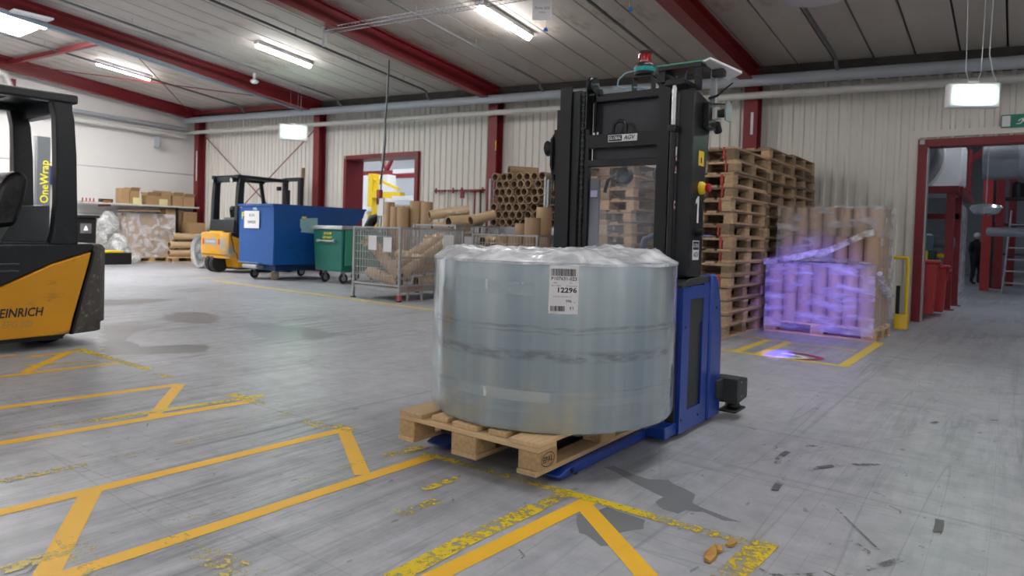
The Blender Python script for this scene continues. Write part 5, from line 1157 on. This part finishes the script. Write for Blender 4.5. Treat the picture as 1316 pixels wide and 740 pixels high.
# ------------------------------------------------------------------ halls seen through the doorways
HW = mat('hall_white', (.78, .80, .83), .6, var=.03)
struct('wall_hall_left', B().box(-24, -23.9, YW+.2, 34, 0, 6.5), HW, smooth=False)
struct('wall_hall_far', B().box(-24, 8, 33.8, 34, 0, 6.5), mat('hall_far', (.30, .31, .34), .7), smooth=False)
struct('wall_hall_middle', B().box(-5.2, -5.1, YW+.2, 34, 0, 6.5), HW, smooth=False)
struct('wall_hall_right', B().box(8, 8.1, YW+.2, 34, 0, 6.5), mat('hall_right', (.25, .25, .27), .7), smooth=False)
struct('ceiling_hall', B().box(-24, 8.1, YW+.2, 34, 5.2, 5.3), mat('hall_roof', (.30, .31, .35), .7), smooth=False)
def added_hall_lamp(x, y, l, grp, ln=1.5, mt=LITH, z=5.12):  # ceiling lamps added to brighten the two halls
    t = T('added_hall_lamp', l, 'lamp', (x, y, z), PI/2 if ln > 2 else 0, grp)
    B().box(-.08, .08, -ln/2, ln/2, 0, .08).build('housing', PAPER, t, local=True, smooth=False); B().box(-.06, .06, -ln/2+.02, ln/2-.02, -.03, -.001).build('diffuser', mt, t, local=True, smooth=False)
k = 0
for y in (13.5, 17, 21, 26):
    for x in (-20, -16, -12.5): added_hall_lamp(x, y, f'long lamp added to brighten the hall beyond the left doorway, {ORD[k]} counted from the front', 'added lamps in the bright hall', 2.2); k += 1
k = 0
for x, y in ((-.2, 14.0), (1.8, 17.5), (-3, 20), (3, 28)): added_hall_lamp(x, y, f'lamp added to brighten the dim hall beyond the right doorway, {ORD[k]} from front', 'added lamps in the dim hall', 1.2, emit('dim_hall_glow', (.85, .92, 1.0), 22.0)); k += 1
# left hall: red truss, yellow jib crane, machinery
struct('hall_beam', B().beam((-23.8, 19.2, 3.35), (-9, 19.0, 3.25), .25, .30), RED, smooth=False)
for a, b_ in (((-20.5, 19.1, 3.5), (-19.4, 19.1, 5.19)), ((-20.5, 19.1, 3.5), (-21.6, 19.1, 5.19))): struct('hall_truss', B().beam(a, b_, .12, .12), RED, smooth=False)
struct('hall_column', B().box(-14.85, -14.55, 16.2, 16.5, 0, 5.2), RED, smooth=False)
o = B().box(-20.4, -18.4, 17.2, 17.6, 0, 3.1).build('white_cabinet', PAPER, bevel=.01); tag(o, 'white machine cabinet in the bright hall', 'machine')
jc = T('jib_crane', 'yellow jib crane in the bright hall beyond the left doorway', 'crane', (-17.3, 16.0, 0))
B().box(-17.98, -17.76, 15.9, 16.2, 0, 3.0).build('mast', YELB, jc, smooth=False); B().beam((-17.76, 16.0, 2.28), (-16.3, 15.9, 2.24), .2, .2).build('boom', YELB, jc, smooth=False)
B().beam((-17.76, 16.0, 2.85), (-16.5, 15.9, 2.45), .08, .08).build('tie_rod', YELB, jc, smooth=False); B().lathe([(.0, -.1), (.12, -.1), (.12, .1), (.0, .1)], (-17.87, 15.8, 1.75), 16, 'y').build('round_plate', PAPER, jc)
o = B().box(-16.9, -15.0, 17.7, 18.5, 0, 2.3).build('dark_machine', mat('machine_dark', (.06, .07, .09), .5), bevel=.05); tag(o, 'dark machine block behind the yellow crane', 'machine')
cv = T('conveyor_machine', 'pale machine beds and rollers beyond the left doorway', 'machine', (-16, 15, 0))
for k, (x0_, x1_, z) in enumerate(((-19.5, -16.6, .85), (-18.9, -15.8, 1.12), (-17.8, -14.8, .65))): B().box(x0_, x1_, 14.3+k*.35, 14.7+k*.35, z-.12, z).build('bed', mat('machine_pale', (.55, .6, .65), .4), cv, bevel=.02)
for k in range(9): B().tube([(-19.3+k*.5, 14.1, .95), (-19.3+k*.5, 14.5, .95)], .05, 10).build('roller', STEEL, cv)
for k in range(4): B().box(-19+k*1.2, -18.9+k*1.2, 14.4, 14.5, 0, .75).build('leg', GALV, cv, smooth=False)
hp = T('overhead_gantry', 'pale overhead pipes and red rails in the bright hall', 'gantry', (-13.5, 14.5, 0))
for z, mt_ in ((3.25, RED), (2.85, PAPER), (2.05, PAPER), (1.80, GALV), (1.55, PAPER)): B().box(-15.2, -12.9, 14.4, 14.55, z-.06 if mt_ != GALV else z-.15, z+.06).build('rail', mt_, hp, smooth=False)
for x, mt_ in ((-13.55, PAPER), (-13.2, RED)): B().box(x-.06, x+.06, 14.56, 14.7, 0, 4.4).build('upright', mt_, hp, smooth=False)
B().box(-13.8, -13.0, 14.3, 14.39, 1.3, 1.75).build('tray', GALV, hp, smooth=False)
# right hall
tk = T('process_tank', 'white and grey horizontal tank on a red steel platform', 'tank', (-1.7, 14.2, 2.05))
tkb = B().lathe([(.60, 12.9), (.62, 12.95), (.62, 14.2), (.60, 14.25)], (-1.75, 0, 2.66), 40, 'y'); tkb.build('shell', mat('tank_grey', (.12, .13, .14), .4, .3), tk)
B().lathe([(.635, 14.25), (.645, 14.27), (.645, 14.33), (.635, 14.35)], (-1.75, 0, 2.66), 40, 'y').build('flange', PAPER, tk)
B().prism([(-1.45, 2.10), (-.92, 2.06), (-.86, 2.25), (-.86, 2.9), (-1.0, 3.3), (-1.45, 3.4)], 'y', 14.40, 15.6).build('white_housing', PAPER, tk, bevel=.03)
pf = T('steel_platform', 'red steel platform on posts just beyond the right doorway', 'platform', (-1.2, 14.5, 0))
for x, y in ((-.96, 13.75), (-.93, 14.9), (-2.4, 13.75), (-2.4, 14.9), (-1.15, 16.2)):
    po = B().box(x-.06, x+.06, y-.06, y+.06, .015, 1.98).build('post', RED, pf, smooth=False); B().box(x-.11, x+.11, y-.11, y+.11, 0, .015).build('base_plate', RED, po, smooth=False)
B().box(-2.5, -.85, 13.67, 13.83, 1.98, 2.10).build('beam', RED, pf, smooth=False); B().box(-.92, -.80, 13.83, 17.0, 1.98, 2.10).build('beam', RED, pf, smooth=False); B().box(-2.4, -.9, 14.84, 14.96, 1.58, 1.68).build('beam', RED, pf, smooth=False)
B().box(-2.5, -.92, 13.83, 15.8, 2.03, 2.05).build('deck', GALV, pf, smooth=False)
B().tube([(-.86, 16.2, 2.1), (-.86, 16.2, 3.0), (-.86, 16.6, 3.05), (-.86, 16.6, 2.1)], .03, 8).build('guard_rail', RED, pf)
sc_ = T('strip_curtain', 'clear plastic strip curtain hanging below the red platform', 'curtain', (-.95, 17, 0))
for k in range(10): B().box(-1.0+.004*(k % 2), -.995+.004*(k % 2), 15.2+k*.38, 15.55+k*.38, .05, 1.97).build('strip', film('strip_plastic', .5, (.75, .78, .86), .2, .3, 5.), sc_, smooth=False)
def wheelie(label, x, y, rz, sc2):
    t = T('wheelie_bin', label, 'waste bin', (x, y, 0), rz, 'red wheeled bins'); t.scale = (sc2,)*3
    b = B().box(-.22, .22, -.25, .25, .06, .86); b.v = [(x_*(.85 if z_ < .5 else 1), y_*(.85 if z_ < .5 else 1), z_) for x_, y_, z_ in b.v]
    b.build('tub', REDB, t, local=True, bevel=.02)
    B().box(-.25, .25, -.29, .28, .86, .91).build('lid', REDB, t, local=True, bevel=.02); B().box(-.24, .24, -.31, -.27, .80, .85).build('rim_lip', REDB, t, local=True, bevel=.01)
    for k in range(4): B().box(-.16+k*.09, -.13+k*.09, -.262, -.25, .62, .80).build('rib', REDB, t, local=True, smooth=False)
    for s_ in (-1, 1): B().lathe([(.0, -.03), (.10, -.03), (.11, -.015), (.11, .015), (.10, .03), (.0, .03)], (s_*.245, .22, .11), 18, 'x').build('wheel', RUB, t, local=True)
wheelie('nearer red wheeled bin just inside the right doorway', -1.20, 11.98, 1.62, .95)
wheelie('farther red wheeled bin with the big wheel', -1.10, 12.62, 1.6, .86)
o = B().box(-1.6, -1.15, 13.9, 14.5, .08, 1.0).build('green_tub', mat('dark_bin_green', (.012, .05, .025), .5), bevel=.03); tag(o, 'dark green bin under the red platform', 'waste bin')
mo = T('electric_motor', 'blue-grey motor standing above the red bins', 'motor', (-1.2, 12.6, 1.0)); B().lathe([(.09, 1.0), (.10, 1.02), (.10, 1.25), (.06, 1.28)], (-1.24, 13.2, 0), 18).build('body', mat('motor_blue', (.06, .12, .15), .5), mo); B().tube([(-1.24, 13.2, 0), (-1.24, 13.2, 1.0)], .03, 8).build('stand', YELB, mo)
o = B().lathe([(.02, -.2), (.1, -.19), (.1, .19), (.02, .2)], (-1.1, 14.2, 1.15), 14, 'x').build('pump_motor', mat('pump_grey', (.12, .14, .16), .5)); tag(o, 'grey pump motor between the platform posts', 'motor')
o = B().box(-1.5, -.99, 14.1, 14.25, .88, .95).build('pump_bracket', YELB); tag(o, 'yellow bracket under the pump motor', 'bracket')
struct('hall_column', B().box(-.78, -.58, 20.9, 21.1, 0, 5.2), mat('bright_red', (.42, .03, .03), .45), smooth=False)
for x, y in ((-.45, 22.5), (-.2, 24.6)): struct('hall_column', B().box(x-.1, x+.1, y-.1, y+.1, 0, 5.2), RED, smooth=False)
struct('hall_beam', B().beam((-1.6, 20.9, 2.9), (-.7, 21, 3.6), .16, .16), RED, smooth=False)
lp = T('dish_lamp', 'shiny dish lamp hanging at the red column', 'lamp', (-.60, 17.6, 1.92)); B().lathe([(.05, .1), (.26, .06), (.30, .0), (.22, -.12), (.05, -.16)], (0, 0, 0), 24).build('dish', STEEL, lp, local=True); B().tube([(0, 0, .1), (0, 0, 3.285)], .01, 6).build('rod', GALV, lp, local=True)
du = T('air_duct', 'big silver air duct in the dim hall', 'duct', (-.0, 18.6, 3.1)); B().lathe([(.60, -.9), (.62, -.88), (.62, -.3), (.635, -.28), (.635, -.24), (.62, -.22), (.62, .9), (.60, .92)], (.18, 18.6, 3.22), 32, 'x').build('shell', mat('duct_silver', (.45, .47, .5), .3, .7), du)
B().tube([(-.6, 19.0, 1.45), (.2, 18.8, 1.45), (.35, 18.7, 1.40), (.4, 18.7, 1.1)], .10, 12).build('branch_pipe', _mats['duct_silver'], du)
sf = T('pipe_shelving', 'dark shelving full of pipes at the back of the dim hall', 'shelving', (.4, 23, 0))
for z in (.9, 1.7, 2.4): B().box(-.6, 2.2, 22.6, 23.4, z, z+.06).build('shelf', CHAR, sf, smooth=False)
for x in (-.6, .5, 2.2): B().box(x-.04, x+.04, 22.6, 22.68, 0, 3.2).build('upright', CHAR, sf, smooth=False)
g = random.Random(3)
for k in range(12): x = g.uniform(-.5, 2.0); z = g.choice((.96, 1.76, 2.46)); B().lathe([(.05, 0), (.13, .02), (.13, .35), (.06, .42)], (x, 22.9, z), 12).build('canister', g.choice((CHAR, GALV, BLACK2)), sf)
ld = T('step_ladder', 'aluminium ladder standing in the dim hall', 'ladder', (-.05, 20.2, 0))
for s_ in (-1, 1): B().beam((-.05+s_*.24, 20.1, 0), (-.02+s_*.16, 20.5, 2.0), .03, .06).build('side_rail', GALV, ld, smooth=False)
for k in range(6): z = .25+k*.28; B().box(-.05-.22+k*.011, -.05+.22-k*.011, 20.13+k*.055, 20.20+k*.055, z, z+.03).build('rung', GALV, ld, smooth=False)
# worker far back in the dim hall
def person():
    t = T('person', 'person in dark work clothes and pale cap beside the far red column', 'person', (-1.02, 24.4, 0), .9)
    J = {'pel': (0, 0, .86, .15), 'sp': (0, .01, 1.05, .15), 'ch': (0, .02, 1.28, .17), 'nk': (0, 0, 1.46, .06), 'hd': (0, -.02, 1.56, .085), 'ht': (0, -.02, 1.66, .08),
         'ls': (-.19, .01, 1.38, .07), 'le': (-.27, .0, 1.12, .05), 'lw': (-.24, -.14, .92, .036), 'lh': (-.22, -.2, .86, .04), 'rs': (.19, .01, 1.38, .07), 're': (.27, 0, 1.12, .05), 'rw': (.24, -.14, .92, .036), 'rh': (.22, -.2, .86, .04),
         'lp': (-.1, 0, .82, .11), 'lk': (-.12, -.03, .47, .07), 'la': (-.13, .02, .09, .05), 'lt': (-.14, -.15, .04, .04), 'rp': (.1, 0, .82, .11), 'rk': (.13, -.06, .47, .07), 'ra': (.14, .0, .09, .05), 'rt': (.15, -.17, .04, .04)}
    E_ = [('pel', 'sp'), ('sp', 'ch'), ('ch', 'nk'), ('nk', 'hd'), ('hd', 'ht'), ('ch', 'ls'), ('ls', 'le'), ('le', 'lw'), ('lw', 'lh'), ('ch', 'rs'), ('rs', 're'), ('re', 'rw'), ('rw', 'rh'), ('pel', 'lp'), ('lp', 'lk'), ('lk', 'la'), ('la', 'lt'), ('pel', 'rp'), ('rp', 'rk'), ('rk', 'ra'), ('ra', 'rt')]
    ks = list(J); me = bpy.data.meshes.new('body'); me.from_pydata([J[k][:3] for k in ks], [(ks.index(a), ks.index(b_)) for a, b_ in E_], [])
    o = bpy.data.objects.new('body', me); COL.objects.link(o); o.parent = t
    o.modifiers.new('skin', 'SKIN'); sv = me.skin_vertices[0].data
    for i, k in enumerate(ks): sv[i].radius = (J[k][3],)*2; sv[i].use_root = (k == 'pel')
    s2 = o.modifiers.new('sub', 'SUBSURF'); s2.levels = 2; s2.render_levels = 2
    me.materials.append(mat('dark_clothes', (.012, .013, .017), .8))
    B().lathe([(.09, 1.60), (.10, 1.64), (.09, 1.70), (.04, 1.74)], (0, -.02, 0), 16).build('cap', PAPER, t, local=True)
    B().lathe([(.02, 1.50), (.075, 1.53), (.085, 1.58), (.085, 1.62)], (0, -.035, 0), 16).build('face', mat('skin', (.45, .28, .2), .6), t, local=True)
    B().box(-.08, .08, .18, .2, 1.30, 1.34).build('reflective_patch', PAPER, t, local=True, smooth=False)
    t.scale = (.9, .9, .88)
person()
